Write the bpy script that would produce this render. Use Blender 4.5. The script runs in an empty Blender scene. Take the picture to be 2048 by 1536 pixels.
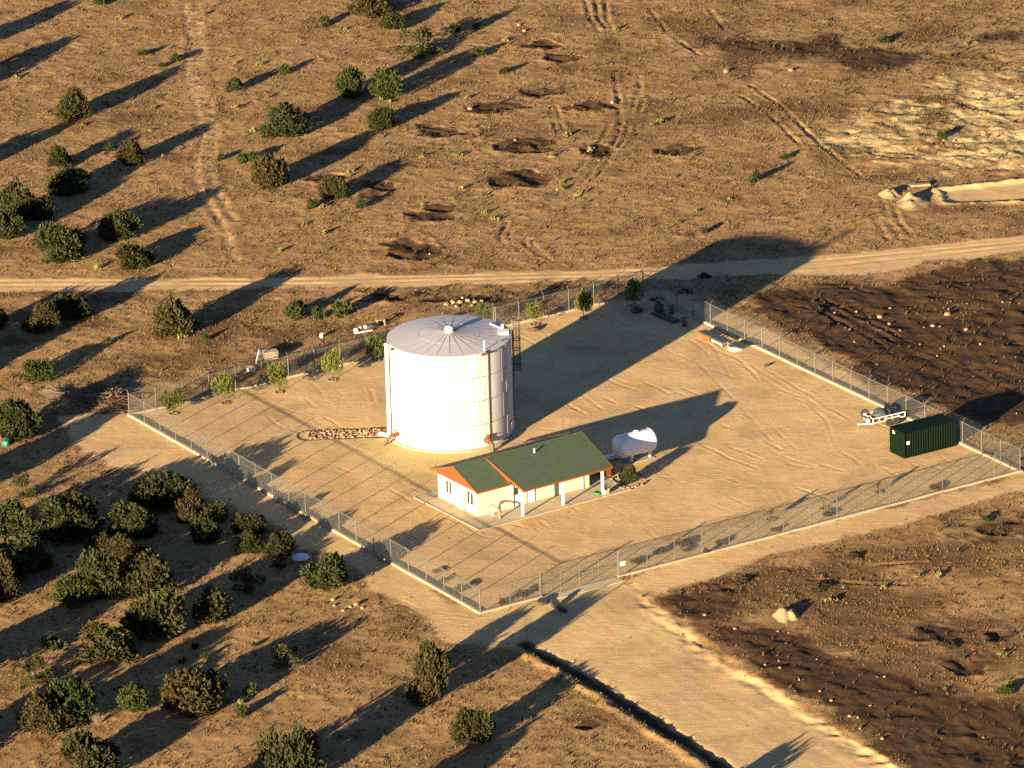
import bpy, math, random
import numpy as np
from mathutils import Vector, Matrix

# ------------------------------------------------------------------ camera, sky, sun, exposure
scene = bpy.context.scene
IMG_W, IMG_H = 2048.0, 1536.0
FOCAL, PITCH, ROLL = 12854.448, 0.34700, -0.0280
CAM = np.array([5.952, -586.520, 216.755])

def cam_axes():
    fw = np.array([0, math.cos(PITCH), -math.sin(PITCH)])
    up = np.array([0, math.sin(PITCH), math.cos(PITCH)])
    rt = np.array([1.0, 0, 0])
    r = math.cos(ROLL) * rt + math.sin(ROLL) * up
    u = -math.sin(ROLL) * rt + math.cos(ROLL) * up
    return r, u, fw
AX_R, AX_U, AX_F = cam_axes()

def px(x, y, z=0.0):
    """photo pixel -> point on the level z (metres)"""
    d = (x - IMG_W / 2) / FOCAL * AX_R - (y - IMG_H / 2) / FOCAL * AX_U + AX_F
    t = (z - CAM[2]) / d[2]
    p = CAM + t * d
    return np.array([p[0], p[1], z])

def px_scale(x, y):
    p = px(x, y)
    return FOCAL / float((p - CAM) @ AX_F)      # pixels per metre there

cam_data = bpy.data.cameras.new("camera")
cam_data.sensor_width = 36.0
cam_data.lens = FOCAL / IMG_W * 36.0
cam_data.clip_start = 1.0
cam_data.clip_end = 8000.0
cam = bpy.data.objects.new("camera", cam_data)
scene.collection.objects.link(cam)
cam.matrix_world = Matrix(((AX_R[0], AX_U[0], -AX_F[0], CAM[0]),
                           (AX_R[1], AX_U[1], -AX_F[1], CAM[1]),
                           (AX_R[2], AX_U[2], -AX_F[2], CAM[2]), (0, 0, 0, 1)))
scene.camera = cam

SUN_EL = math.radians(9.2)
SHADOW_AZ = math.radians(57.8)            # direction in which shadows fall
sun_dir = Vector((-math.cos(SHADOW_AZ) * math.cos(SUN_EL), -math.sin(SHADOW_AZ) * math.cos(SUN_EL), math.sin(SUN_EL)))

world = bpy.data.worlds.new("World")
scene.world = world
world.use_nodes = True
wn = world.node_tree.nodes
wl = world.node_tree.links
wn.clear()
sky = wn.new("ShaderNodeTexSky")
sky.sky_type = 'NISHITA'
sky.sun_disc = False
sky.sun_elevation = SUN_EL
sky.sun_rotation = math.atan2(sun_dir.x, sun_dir.y)
sky.altitude = 350
sky.air_density = 0.38
sky.dust_density = 0.15
sky.ozone_density = 1.5
bg = wn.new("ShaderNodeBackground")
bg.inputs["Strength"].default_value = 0.05
wo = wn.new("ShaderNodeOutputWorld")
wl.new(sky.outputs[0], bg.inputs[0])
wl.new(bg.outputs[0], wo.inputs[0])

sun_data = bpy.data.lights.new("sun", 'SUN')
sun_data.energy = 5.0
sun_data.angle = math.radians(0.5)
sun_data.color = (1.0, 0.76, 0.46)
sun = bpy.data.objects.new("sun", sun_data)
scene.collection.objects.link(sun)
sun.rotation_euler = sun_dir.to_track_quat('Z', 'Y').to_euler()
sun.location = (-150, -250, 120)

vs = scene.view_settings
vs.view_transform = 'Standard'
vs.look = 'None'
vs.gamma = 1.0
vs.use_curve_mapping = False
vs.exposure = 2.3
scene.cycles.use_denoising = False
scene.cycles.max_bounces = 5
scene.cycles.diffuse_bounces = 3
scene.cycles.sample_clamp_indirect = 6.0

random.seed(7)
rng = np.random.default_rng(7)
COL = scene.collection

# ------------------------------------------------------------------ materials
MATS = {}
def _bsdf(name):
    m = bpy.data.materials.new(name)
    m.use_nodes = True
    nt = m.node_tree
    b = nt.nodes["Principled BSDF"]
    MATS[name] = m
    return m, nt, b

def node(nt, typ, **kw):
    n = nt.nodes.new(typ)
    for k, v in kw.items():
        setattr(n, k, v)
    return n

def mat(name, col, rough=0.7, var=0.18, scale=3.0, bump=0.0, bscale=None, metal=0.0, spec=None, col2=None, fine=True):
    """base colour broken up by two noises, optional fine bump"""
    m, nt, b = _bsdf(name)
    L = nt.links
    tc = node(nt, "ShaderNodeTexCoord")
    n1 = node(nt, "ShaderNodeTexNoise")
    n1.inputs["Scale"].default_value = scale
    n1.inputs["Detail"].default_value = 6.0
    n1.inputs["Roughness"].default_value = 0.65
    L.new(tc.outputs["Object"], n1.inputs["Vector"])
    r = node(nt, "ShaderNodeValToRGB")
    c = np.array(col[:3])
    c2 = np.array(col2[:3]) if col2 is not None else np.clip(c * (1 + var), 0, 0.95)
    c1 = c * (1 - var)
    r.color_ramp.elements[0].position = 0.32
    r.color_ramp.elements[1].position = 0.68
    r.color_ramp.elements[0].color = (*c1, 1)
    r.color_ramp.elements[1].color = (*c2, 1)
    L.new(n1.outputs["Fac"], r.inputs["Fac"])
    L.new(r.outputs["Color"], b.inputs["Base Color"])
    b.inputs["Roughness"].default_value = rough
    b.inputs["Metallic"].default_value = metal
    if spec is not None:
        b.inputs["Specular IOR Level"].default_value = spec
    if bump > 0:
        n2 = node(nt, "ShaderNodeTexNoise")
        n2.inputs["Scale"].default_value = bscale or scale * 4
        n2.inputs["Detail"].default_value = 5.0
        L.new(tc.outputs["Object"], n2.inputs["Vector"])
        bp = node(nt, "ShaderNodeBump")
        bp.inputs["Strength"].default_value = 1.0
        bp.inputs["Distance"].default_value = bump
        L.new(n2.outputs["Fac"], bp.inputs["Height"])
        L.new(bp.outputs["Normal"], b.inputs["Normal"])
    return m

def leaf_mat(name, green, brown, rough=0.75):
    """foliage: per-leaf 'tint' runs from green to brown, plus a per-plant shift"""
    m, nt, b = _bsdf(name)
    L = nt.links
    at = node(nt, "ShaderNodeAttribute", attribute_name="tint")
    sep = node(nt, "ShaderNodeSeparateColor")
    L.new(at.outputs["Color"], sep.inputs[0])
    mx = node(nt, "ShaderNodeMix", data_type='RGBA')
    mx.inputs["A"].default_value = (*green, 1)
    mx.inputs["B"].default_value = (*brown, 1)
    L.new(sep.outputs["Red"], mx.inputs["Factor"])
    oi = node(nt, "ShaderNodeObjectInfo")
    mr = node(nt, "ShaderNodeMapRange")
    mr.inputs["To Min"].default_value = 0.8
    mr.inputs["To Max"].default_value = 1.25
    L.new(oi.outputs["Random"], mr.inputs["Value"])
    mul = node(nt, "ShaderNodeMath", operation='MULTIPLY')
    L.new(mr.outputs["Result"], mul.inputs[0])
    L.new(sep.outputs["Green"], mul.inputs[1])
    hsv = node(nt, "ShaderNodeHueSaturation")
    L.new(mul.outputs[0], hsv.inputs["Value"])
    L.new(mx.outputs["Result"], hsv.inputs["Color"])
    L.new(hsv.outputs[0], b.inputs["Base Color"])
    b.inputs["Roughness"].default_value = rough
    b.inputs["Specular IOR Level"].default_value = 0.2
    return m

def build_ground_mat():
    m, nt, b = _bsdf("soil")
    L = nt.links
    geo = node(nt, "ShaderNodeNewGeometry")
    at = node(nt, "ShaderNodeAttribute", attribute_name="zones")
    sep = node(nt, "ShaderNodeSeparateColor")
    L.new(at.outputs["Color"], sep.inputs[0])
    def noise(scale, detail=6, rough=0.6, dist=0.0):
        n = node(nt, "ShaderNodeTexNoise")
        n.inputs["Scale"].default_value = scale
        n.inputs["Detail"].default_value = detail
        n.inputs["Roughness"].default_value = rough
        n.inputs["Distortion"].default_value = dist
        L.new(geo.outputs["Position"], n.inputs["Vector"])
        return n
    def ramp(fac, stops):
        r = node(nt, "ShaderNodeValToRGB")
        while len(r.color_ramp.elements) < len(stops):
            r.color_ramp.elements.new(0.5)
        for e, (p, c) in zip(r.color_ramp.elements, stops):
            e.position = p
            e.color = (*c, 1)
        L.new(fac, r.inputs["Fac"])
        return r
    def mix(a, bb, fac):
        x = node(nt, "ShaderNodeMix", data_type='RGBA')
        L.new(a, x.inputs["A"]); L.new(bb, x.inputs["B"]); L.new(fac, x.inputs["Factor"])
        return x.outputs["Result"]
    def edge(mask, n, k=0.7):
        """ragged edge for a soft mask"""
        a = node(nt, "ShaderNodeMath", operation='SUBTRACT'); L.new(n.outputs["Fac"], a.inputs[0]); a.inputs[1].default_value = 0.5
        c = node(nt, "ShaderNodeMath", operation='MULTIPLY_ADD'); L.new(a.outputs[0], c.inputs[0]); c.inputs[1].default_value = k; L.new(mask, c.inputs[2])
        mr = node(nt, "ShaderNodeMapRange", interpolation_type='SMOOTHSTEP')
        mr.inputs["From Min"].default_value = 0.22; mr.inputs["From Max"].default_value = 0.78
        L.new(c.outputs[0], mr.inputs["Value"])
        return mr.outputs["Result"]
    n_big = noise(0.16, 7, 0.62, 0.6)
    n_mid = noise(0.8, 7, 0.68, 0.4)
    n_fine = noise(5.0, 6, 0.75)
    n_grit = noise(16.0, 3, 0.7)
    # dry grassland: straw, bare reddish soil, grey litter
    grass = ramp(n_fine.outputs["Fac"], [(0.30, (0.185, 0.112, 0.051)), (0.46, (0.29, 0.184, 0.085)), (0.60, (0.38, 0.25, 0.118)), (0.76, (0.36, 0.26, 0.15))])
    grass2 = ramp(n_mid.outputs["Fac"], [(0.30, (0.24, 0.147, 0.068)), (0.52, (0.315, 0.202, 0.095)), (0.70, (0.385, 0.26, 0.13))])
    half = node(nt, "ShaderNodeValue"); half.outputs[0].default_value = 0.5
    col = mix(grass.outputs[0], grass2.outputs[0], half.outputs[0])
    dirt = ramp(n_mid.outputs["Fac"], [(0.25, (0.45, 0.305, 0.150)), (0.5, (0.54, 0.378, 0.192)), (0.75, (0.61, 0.445, 0.24))])
    gritc = ramp(n_grit.outputs["Fac"], [(0.3, (0.43, 0.285, 0.140)), (0.5, (0.54, 0.378, 0.192)), (0.72, (0.64, 0.475, 0.262))])
    q = node(nt, "ShaderNodeValue"); q.outputs[0].default_value = 0.35
    dirtc = mix(dirt.outputs[0], gritc.outputs[0], q.outputs[0])
    pale = ramp(n_fine.outputs["Fac"], [(0.3, (0.36, 0.26, 0.12)), (0.5, (0.53, 0.415, 0.20)), (0.7, (0.62, 0.50, 0.265))])
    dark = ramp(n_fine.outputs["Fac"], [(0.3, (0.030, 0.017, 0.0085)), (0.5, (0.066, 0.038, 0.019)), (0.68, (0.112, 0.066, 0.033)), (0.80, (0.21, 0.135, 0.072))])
    churn = ramp(n_fine.outputs["Fac"], [(0.3, (0.075, 0.040, 0.019)), (0.5, (0.150, 0.086, 0.040)), (0.66, (0.215, 0.130, 0.062)), (0.8, (0.32, 0.21, 0.11))])
    col = mix(col, churn.outputs[0], edge(at.outputs["Alpha"], n_mid, 0.9))
    col = mix(col, dirtc, edge(sep.outputs["Red"], n_mid, 0.55))
    col = mix(col, pale.outputs[0], edge(sep.outputs["Green"], n_mid, 0.55))
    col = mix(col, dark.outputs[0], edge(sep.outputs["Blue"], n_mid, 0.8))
    # broad patchiness
    bigr = ramp(n_big.outputs["Fac"], [(0.3, (0.76, 0.74, 0.72)), (0.5, (0.97, 0.96, 0.93)), (0.7, (1.14, 1.13, 1.08))])
    mm = node(nt, "ShaderNodeMix", data_type='RGBA', blend_type='MULTIPLY')
    mm.inputs["Factor"].default_value = 1.0
    L.new(col, mm.inputs["A"]); L.new(bigr.outputs[0], mm.inputs["B"])
    L.new(mm.outputs["Result"], b.inputs["Base Color"])
    b.inputs["Roughness"].default_value = 0.95
    b.inputs["Specular IOR Level"].default_value = 0.1
    # relief
    mp = node(nt, "ShaderNodeMapping"); mp.inputs["Rotation"].default_value = (0, 0, math.radians(58)); mp.inputs["Scale"].default_value = (0.30, 1.1, 1.0)
    L.new(geo.outputs["Position"], mp.inputs["Vector"])
    n_str = node(nt, "ShaderNodeTexNoise"); n_str.inputs["Scale"].default_value = 1.6; n_str.inputs["Detail"].default_value = 5; n_str.inputs["Roughness"].default_value = 0.7; n_str.inputs["Distortion"].default_value = 0.8
    L.new(mp.outputs[0], n_str.inputs["Vector"])
    st = node(nt, "ShaderNodeMapRange", interpolation_type='SMOOTHSTEP'); st.inputs["From Min"].default_value = 0.50; st.inputs["From Max"].default_value = 0.60
    L.new(n_str.outputs["Fac"], st.inputs["Value"])
    sm = node(nt, "ShaderNodeMath", operation='MULTIPLY'); L.new(st.outputs["Result"], sm.inputs[0]); L.new(sep.outputs["Red"], sm.inputs[1])
    sm2 = node(nt, "ShaderNodeMath", operation='MULTIPLY'); L.new(sm.outputs[0], sm2.inputs[0]); sm2.inputs[1].default_value = 0.38
    bsum = node(nt, "ShaderNodeMath", operation='MULTIPLY_ADD')
    L.new(n_grit.outputs["Fac"], bsum.inputs[0]); bsum.inputs[1].default_value = 0.35; L.new(n_fine.outputs["Fac"], bsum.inputs[2])
    bp = node(nt, "ShaderNodeBump")
    bp.inputs["Strength"].default_value = 1.0
    dm = node(nt, "ShaderNodeMapRange")
    dm.inputs["To Min"].default_value = 0.075; dm.inputs["To Max"].default_value = 0.022
    L.new(sep.outputs["Red"], dm.inputs["Value"])
    L.new(dm.outputs["Result"], bp.inputs["Distance"])
    bs2 = node(nt, "ShaderNodeMath", operation='ADD'); L.new(bsum.outputs[0], bs2.inputs[0]); L.new(sm2.outputs[0], bs2.inputs[1])
    L.new(bs2.outputs[0], bp.inputs["Height"])
    L.new(bp.outputs["Normal"], b.inputs["Normal"])
    return m

build_ground_mat()
leaf_mat("juniper_leaf", (0.020, 0.028, 0.0068), (0.037, 0.026, 0.0080))
leaf_mat("bright_leaf", (0.021, 0.035, 0.0068), (0.038, 0.040, 0.0105))
leaf_mat("sapling_leaf", (0.055, 0.076, 0.013), (0.11, 0.10, 0.025))
leaf_mat("dry_leaf", (0.12, 0.10, 0.045), (0.16, 0.11, 0.07))
leaf_mat("straw", (0.088, 0.055, 0.026), (0.16, 0.106, 0.052))
leaf_mat("dark_weed", (0.034, 0.029, 0.016), (0.062, 0.044, 0.024))
leaf_mat("cactus_pad", (0.075, 0.085, 0.022), (0.14, 0.13, 0.036))
leaf_mat("stone_chip", (0.13, 0.083, 0.046), (0.27, 0.20, 0.12))
mat("bark", (0.07, 0.05, 0.033), 0.9, 0.35, 9)
mat("dead_wood", (0.16, 0.122, 0.09), 0.9, 0.3, 6)
mat("brown_brush", (0.085, 0.05, 0.028), 0.9, 0.35, 6)
mat("tank_white", (0.43, 0.415, 0.40), 0.55, 0.03, 0.6, bump=0.0, spec=0.3)
mat("tank_roof", (0.43, 0.42, 0.44), 0.5, 0.06, 0.9)
mat("roof_seam_shade", (0.12, 0.11, 0.12), 0.6, 0.1, 2)  # dark rib colour paints the thin shadow lines along the roof seams
mat("seam", (0.03, 0.027, 0.025), 0.7, 0.15, 2)
mat("rim_shade_red", (0.30, 0.17, 0.13), 0.6, 0.2, 2)  # red-brown put on the rim angle as its shadow line
mat("white_paint", (0.62, 0.59, 0.55), 0.45, 0.05, 2)
mat("propane_white", (0.72, 0.69, 0.70), 0.35, 0.05, 1.5)
mat("galvanised", (0.125, 0.122, 0.108), 0.5, 0.15, 5, metal=0.3)
mat("wire", (0.17, 0.165, 0.15), 0.55, 0.12, 5, metal=0.2)
mat("red_paint", (0.24, 0.038, 0.014), 0.45, 0.15, 4)
mat("dark_iron", (0.055, 0.045, 0.04), 0.6, 0.2, 6)
mat("rusty_pipe", (0.21, 0.145, 0.10), 0.7, 0.3, 5)
mat("concrete", (0.30, 0.25, 0.175), 0.9, 0.12, 1.6, bump=0.006, bscale=30)
mat("slab_concrete", (0.41, 0.345, 0.245), 0.85, 0.10, 0.8, bump=0.003, bscale=25)
mat("stucco", (0.60, 0.50, 0.325), 0.9, 0.05, 2.5, bump=0.004, bscale=40)
mat("roof_green", (0.046, 0.074, 0.038), 0.85, 0.14, 1.4, bump=0.01, bscale=14)
mat("cedar", (0.135, 0.041, 0.0075), 0.65, 0.22, 5)
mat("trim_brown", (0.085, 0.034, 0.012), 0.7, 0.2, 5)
mat("door_white", (0.78, 0.77, 0.76), 0.45, 0.03, 2)
mat("garage_door", (0.46, 0.44, 0.34), 0.55, 0.05, 2)
mat("glass_dark", (0.030, 0.032, 0.036), 0.08, 0.1, 2, spec=0.6)
mat("container_green", (0.0020, 0.0074, 0.0034), 0.7, 0.22, 1.6, spec=0.08)
mat("rubber", (0.022, 0.021, 0.022), 0.8, 0.2, 5)
mat("tarp", (0.034, 0.050, 0.055), 0.6, 0.25, 3)
mat("tarp_black", (0.018, 0.018, 0.02), 0.55, 0.25, 3)
mat("orange_paint", (0.36, 0.07, 0.012), 0.55, 0.15, 4)
mat("grey_board", (0.24, 0.19, 0.14), 0.85, 0.22, 5)
mat("hose_green", (0.03, 0.12, 0.04), 0.5, 0.12, 5)
mat("blue_plastic", (0.16, 0.21, 0.27), 0.5, 0.1, 4)
mat("pipe_blue", (0.028, 0.038, 0.052), 0.5, 0.15, 4)
mat("teal_plastic", (0.008, 0.07, 0.06), 0.5, 0.1, 4)
mat("limestone", (0.23, 0.168, 0.098), 0.95, 0.22, 2.5, bump=0.03, bscale=8)
mat("dark_stone", (0.15, 0.098, 0.06), 0.95, 0.25, 3, bump=0.03, bscale=8)
mat("bed_stone", (0.26, 0.165, 0.10), 0.95, 0.45, 2.2, bump=0.02, bscale=8)
mat("caliche", (0.24, 0.18, 0.092), 0.95, 0.16, 1.6, bump=0.05, bscale=7)
mat("stock_tank", (0.55, 0.60, 0.66), 0.5, 0.05, 2)
mat("terracotta", (0.36, 0.25, 0.17), 0.8, 0.15, 4)
mat("print_grey", (0.20, 0.20, 0.22), 0.6, 0.1, 4)
mat("print_red", (0.55, 0.10, 0.06), 0.6, 0.1, 4)

# ------------------------------------------------------------------ mesh builder
class MB:
    def __init__(self):
        self.v = []; self.f = []
    def add(self, verts, faces):
        o = len(self.v)
        self.v.extend([tuple(float(c) for c in p) for p in verts])
        self.f.extend([tuple(i + o for i in f) for f in faces])
        return self
    def box(self, x0, x1, y0, y1, z0, z1):
        v = [(x0, y0, z0), (x1, y0, z0), (x1, y1, z0), (x0, y1, z0), (x0, y0, z1), (x1, y0, z1), (x1, y1, z1), (x0, y1, z1)]
        return self.add(v, [(0, 3, 2, 1), (4, 5, 6, 7), (0, 1, 5, 4), (1, 2, 6, 5), (2, 3, 7, 6), (3, 0, 4, 7)])
    def tube(self, pts, rad, n=8, cap=True):
        pts = [Vector(p) for p in pts]
        if not hasattr(rad, '__len__'):
            rad = [rad] * len(pts)
        rings = []
        prev = None
        for i, p in enumerate(pts):
            t = (pts[min(i + 1, len(pts) - 1)] - pts[max(i - 1, 0)])
            t = t.normalized() if t.length > 1e-9 else Vector((0, 0, 1))
            if prev is None:
                a = t.orthogonal().normalized()
            else:
                a = (prev - t * prev.dot(t))
                a = a.normalized() if a.length > 1e-6 else t.orthogonal().normalized()
            prev = a
            bb = t.cross(a)
            rings.append([p + (a * math.cos(2 * math.pi * k / n) + bb * math.sin(2 * math.pi * k / n)) * rad[i] for k in range(n)])
        v = [q for r in rings for q in r]
        f = []
        for i in range(len(rings) - 1):
            for k in range(n):
                k2 = (k + 1) % n
                f.append((i * n + k, i * n + k2, (i + 1) * n + k2, (i + 1) * n + k))
        if cap:
            f.append(tuple(range(n))[::-1]); f.append(tuple(range((len(rings) - 1) * n, len(rings) * n)))
        return self.add(v, f)
    def lathe(self, prof, n=24, c=(0, 0, 0), axis='z'):
        v = []; f = []
        for r, z in prof:
            for k in range(n):
                a = 2 * math.pi * k / n
                if axis == 'z':
                    v.append((c[0] + r * math.cos(a), c[1] + r * math.sin(a), c[2] + z))
                elif axis == 'x':
                    v.append((c[0] + z, c[1] + r * math.cos(a), c[2] + r * math.sin(a)))
                else:
                    v.append((c[0] + r * math.sin(a), c[1] + z, c[2] + r * math.cos(a)))
        m = len(prof)
        for i in range(m - 1):
            for k in range(n):
                k2 = (k + 1) % n
                f.append((i * n + k, i * n + k2, (i + 1) * n + k2, (i + 1) * n + k))
        f.append(tuple(range(n))[::-1]); f.append(tuple(range((m - 1) * n, m * n)))
        return self.add(v, f)
    def prism(self, poly, z0, z1):
        n = len(poly)
        v = [(p[0], p[1], z0) for p in poly] + [(p[0], p[1], z1) for p in poly]
        f = [tuple(range(n))[::-1], tuple(range(n, 2 * n))] + [(i, (i + 1) % n, n + (i + 1) % n, n + i) for i in range(n)]
        return self.add(v, f)
    def slab(self, quad, t):
        """plate: 4 top corners, thickness t straight down"""
        v = [tuple(p) for p in quad] + [(p[0], p[1], p[2] - t) for p in quad]
        return self.add(v, [(0, 1, 2, 3), (7, 6, 5, 4), (0, 4, 5, 1), (1, 5, 6, 2), (2, 6, 7, 3), (3, 7, 4, 0)])
    def mesh(self, name, m, smooth=False):
        me = bpy.data.meshes.new(name)
        me.from_pydata(self.v, [], self.f)
        me.materials.append(MATS[m])
        if smooth:
            me.polygons.foreach_set("use_smooth", [True] * len(me.polygons))
            try:
                me.set_sharp_from_angle(angle=math.radians(40))
            except Exception:
                pass
        me.update()
        return me
    def build(self, name, m, parent=None, smooth=False, loc=None, rot=None):
        return link(name, self.mesh(name, m, smooth), parent, loc, rot)

def link(name, me, parent=None, loc=None, rot=None, scale=None):
    o = bpy.data.objects.new(name, me)
    COL.objects.link(o)
    if parent is not None:
        o.parent = parent
    if loc is not None:
        o.location = loc
    if rot is not None:
        o.rotation_euler = rot if hasattr(rot, '__len__') else (0, 0, rot)
    if scale is not None:
        o.scale = scale if hasattr(scale, '__len__') else (scale,) * 3
    return o

def thing(name, label, cat, loc=(0, 0, 0), rz=0.0, group=None, scale=None):
    o = link(name, None, None, loc, rz, scale)
    o.empty_display_size = 0.3
    return tag(o, label, cat, group)

def tag(o, label, cat, group=None, kind=None):
    if label: o["label"] = label
    if cat: o["category"] = cat
    if group: o["group"] = group
    if kind: o["kind"] = kind
    return o

def structure(o):
    o["kind"] = "structure"
    return o

def np_mesh(name, V, F, m, face_tint=None, smooth=False):
    """V (n,3); F (k,3) or (k,4); face_tint (k,2) -> colour attribute 'tint' on faces"""
    V = np.ascontiguousarray(V, np.float32); F = np.ascontiguousarray(F, np.int32)
    me = bpy.data.meshes.new(name)
    k, c = F.shape
    me.vertices.add(len(V)); me.vertices.foreach_set("co", V.ravel())
    me.loops.add(k * c); me.loops.foreach_set("vertex_index", F.ravel())
    me.polygons.add(k); me.polygons.foreach_set("loop_start", np.arange(0, k * c, c, dtype=np.int32))
    if smooth:
        me.polygons.foreach_set("use_smooth", np.ones(k, bool))
    me.materials.append(MATS[m])
    me.update(calc_edges=True)
    if face_tint is not None:
        at = me.attributes.new("tint", 'FLOAT_COLOR', 'FACE')
        col = np.ones((k, 4), np.float32); col[:, 0] = face_tint[:, 0]; col[:, 1] = face_tint[:, 1]; col[:, 2] = 0
        at.data.foreach_set("color", col.ravel())
    return me

# ------------------------------------------------------------------ terrain
GX0, GX1, GY0, GY1 = -66.0, 80.0, -96.0, 172.0
DX, DY = 0.20, 0.26
xs = np.arange(GX0, GX1 + DX / 2, DX); ys = np.arange(GY0, GY1 + DY / 2, DY)
NX, NY = len(xs), len(ys)
X, Y = np.meshgrid(xs, ys)

def vnoise(x, y, s, seed):
    """smooth value noise in [-1,1], feature size s metres"""
    r = np.random.default_rng(seed)
    T = r.random((256, 256)) * 2 - 1
    u = x / s + seed * 7.31; v = y / s + seed * 3.17
    i = np.floor(u).astype(int); j = np.floor(v).astype(int)
    fu = u - i; fv = v - j
    fu = fu * fu * (3 - 2 * fu); fv = fv * fv * (3 - 2 * fv)
    a = T[j % 256, i % 256]; b = T[j % 256, (i + 1) % 256]; c = T[(j + 1) % 256, i % 256]; d = T[(j + 1) % 256, (i + 1) % 256]
    return (a * (1 - fu) + b * fu) * (1 - fv) + (c * (1 - fu) + d * fu) * fv

def fbm(x, y, s, seed, octv=3, gain=0.5):
    t = 0; a = 1.0; n = 0
    for k in range(octv):
        t = t + a * vnoise(x, y, s / 2 ** k, seed + k * 11); n += a; a *= gain
    return t / n

def sdist(pts, closed=True, pad=8.0):
    """distance field on the grid to a polyline/polygon given in world xy; negative inside a closed one"""
    pts = np.asarray(pts, float)
    D = np.full(X.shape, 1e3)
    x0, x1 = pts[:, 0].min() - pad, pts[:, 0].max() + pad
    y0, y1 = pts[:, 1].min() - pad, pts[:, 1].max() + pad
    i0, i1 = np.searchsorted(xs, x0), np.searchsorted(xs, x1)
    j0, j1 = np.searchsorted(ys, y0), np.searchsorted(ys, y1)
    if i1 <= i0 or j1 <= j0:
        return D
    x = X[j0:j1, i0:i1]; y = Y[j0:j1, i0:i1]
    d = np.full(x.shape, 1e3); inside = np.zeros(x.shape, bool)
    n = len(pts)
    for k in range(n if closed else n - 1):
        a = pts[k]; b = pts[(k + 1) % n]
        e = b - a; L2 = e @ e + 1e-9
        t = np.clip(((x - a[0]) * e[0] + (y - a[1]) * e[1]) / L2, 0, 1)
        d = np.minimum(d, np.hypot(x - a[0] - t * e[0], y - a[1] - t * e[1]))
        if closed:
            cond = (a[1] > y) != (b[1] > y)
            xi = a[0] + (y - a[1]) / (e[1] if abs(e[1]) > 1e-9 else 1e-9) * e[0]
            inside ^= cond & (x < xi)
    if closed:
        d = np.where(inside, -d, d)
    D[j0:j1, i0:i1] = d
    return D

def smooth(d, w):
    """1 inside, 0 outside, soft over +-w"""
    t = np.clip(0.5 - d / (2 * w), 0, 1)
    return t * t * (3 - 2 * t)

def wpts(pl):
    return np.array([px(a, b)[:2] for a, b in pl])

FA = 0.5596
FE1 = np.array([math.cos(FA), math.sin(FA)]); FE2 = np.array([-math.sin(FA), math.cos(FA)])
FW = np.array([-31.727, 6.831]); FLW, FLH = 60.718, 64.503
FN = FW + FLW * FE1; FS = FW - FLH * FE2; FEc = FN - FLH * FE2

warp = fbm(X, Y, 5.0, 3, 3)
fine = fbm(X, Y, 1.2, 9, 2)
sd_yard = sdist([FW, FS, FEc, FN])
m_yard = smooth(sd_yard, 0.4)
road_up = wpts([(-60, 557), (400, 556), (700, 552), (1000, 546), (1250, 536), (1450, 524), (1640, 510), (1800, 496), (1950, 482), (2110, 466),
                (2110, 492), (2040, 503), (1880, 524), (1760, 548), (1600, 549), (1420, 556), (1290, 562), (1190, 558), (1000, 567), (800, 573), (560, 577), (300, 581), (-60, 583)])
sd_rup = sdist(road_up) + warp * 0.9 + fine * 0.3
m_rup = smooth(sd_rup, 0.7)
access = wpts([(1072, 1206), (1245, 1160), (1300, 1200), (1400, 1285), (1500, 1350), (1580, 1397), (1700, 1475), (1850, 1575), (1480, 1575), (1350, 1470), (1190, 1368), (1065, 1292), (1040, 1245)])
sd_acc = sdist(access) + warp * 0.7 + fine * 0.25
m_acc = smooth(sd_acc, 0.6)
track_l = wpts([(120, 835), (258, 828), (962, 1230), (1095, 1196), (1050, 1300), (905, 1278), (770, 1195), (640, 1105), (480, 1022), (340, 942), (205, 935), (150, 880)])
sd_tl = sdist(track_l) + warp * 1.6 + fine * 0.6
m_tl = smooth(sd_tl, 1.2)
track_r = wpts([(1235, 1160), (2040, 946), (2120, 922), (2120, 968), (2048, 985), (1900, 1022), (1700, 1068), (1500, 1125), (1380, 1165), (1290, 1200)])
sd_tr = sdist(track_r) + warp * 1.2 + fine * 0.5
m_tr = smooth(sd_tr, 1.2)
track_n = wpts([(1287, 588), (1300, 578), (1480, 628), (1590, 690), (1680, 742), (1745, 790), (1850, 845), (2045, 945)])
sd_tn = sdist(track_n) + warp * 1.6 + fine * 0.6
m_tn = smooth(sd_tn, 1.5)

def zone(poly, w, jag=1.5):
    return smooth(sdist(wpts(poly)) + warp * jag + fine * jag * 0.4, w)
dark1 = zone([(1585, 565), (1760, 560), (1880, 535), (2110, 508), (2110, 850), (1960, 832), (1830, 795), (1740, 775), (1660, 715), (1570, 660), (1490, 622), (1500, 580)], 3.0, 3.0)
dark2 = zone([(1400, 1238), (1480, 1250), (1580, 1268), (1690, 1322), (1800, 1350), (1950, 1400), (2100, 1436), (2100, 1580), (1880, 1580), (1720, 1472), (1610, 1402), (1500, 1335)], 2.0, 2.2)
dark3 = zone([(1290, 1196), (1380, 1168), (1480, 1180), (1500, 1215), (1440, 1250), (1370, 1245)], 2.0, 2.5)
pale1 = zone([(1600, 262), (1720, 240), (1800, 195), (1920, 135), (2110, 85), (2110, 345), (1890, 360), (1770, 348), (1680, 310)], 6.0, 5.0)
sd_pad = sdist(wpts([(1872, 380), (2110, 354), (2110, 402), (1890, 410)]))
m_pad = smooth(sd_pad, 0.5)
berm = np.exp(-(sd_pad / 0.55) ** 2)
pale2 = zone([(1850, 382), (2110, 352), (2110, 408), (1880, 414), (1800, 424), (1765, 394)], 1.6, 1.0)
darkt = zone([(1330, 80), (1450, 62), (1600, 62), (2110, 15), (2110, 128), (1850, 140), (1700, 155), (1500, 145)], 8.0, 6.0)
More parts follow.
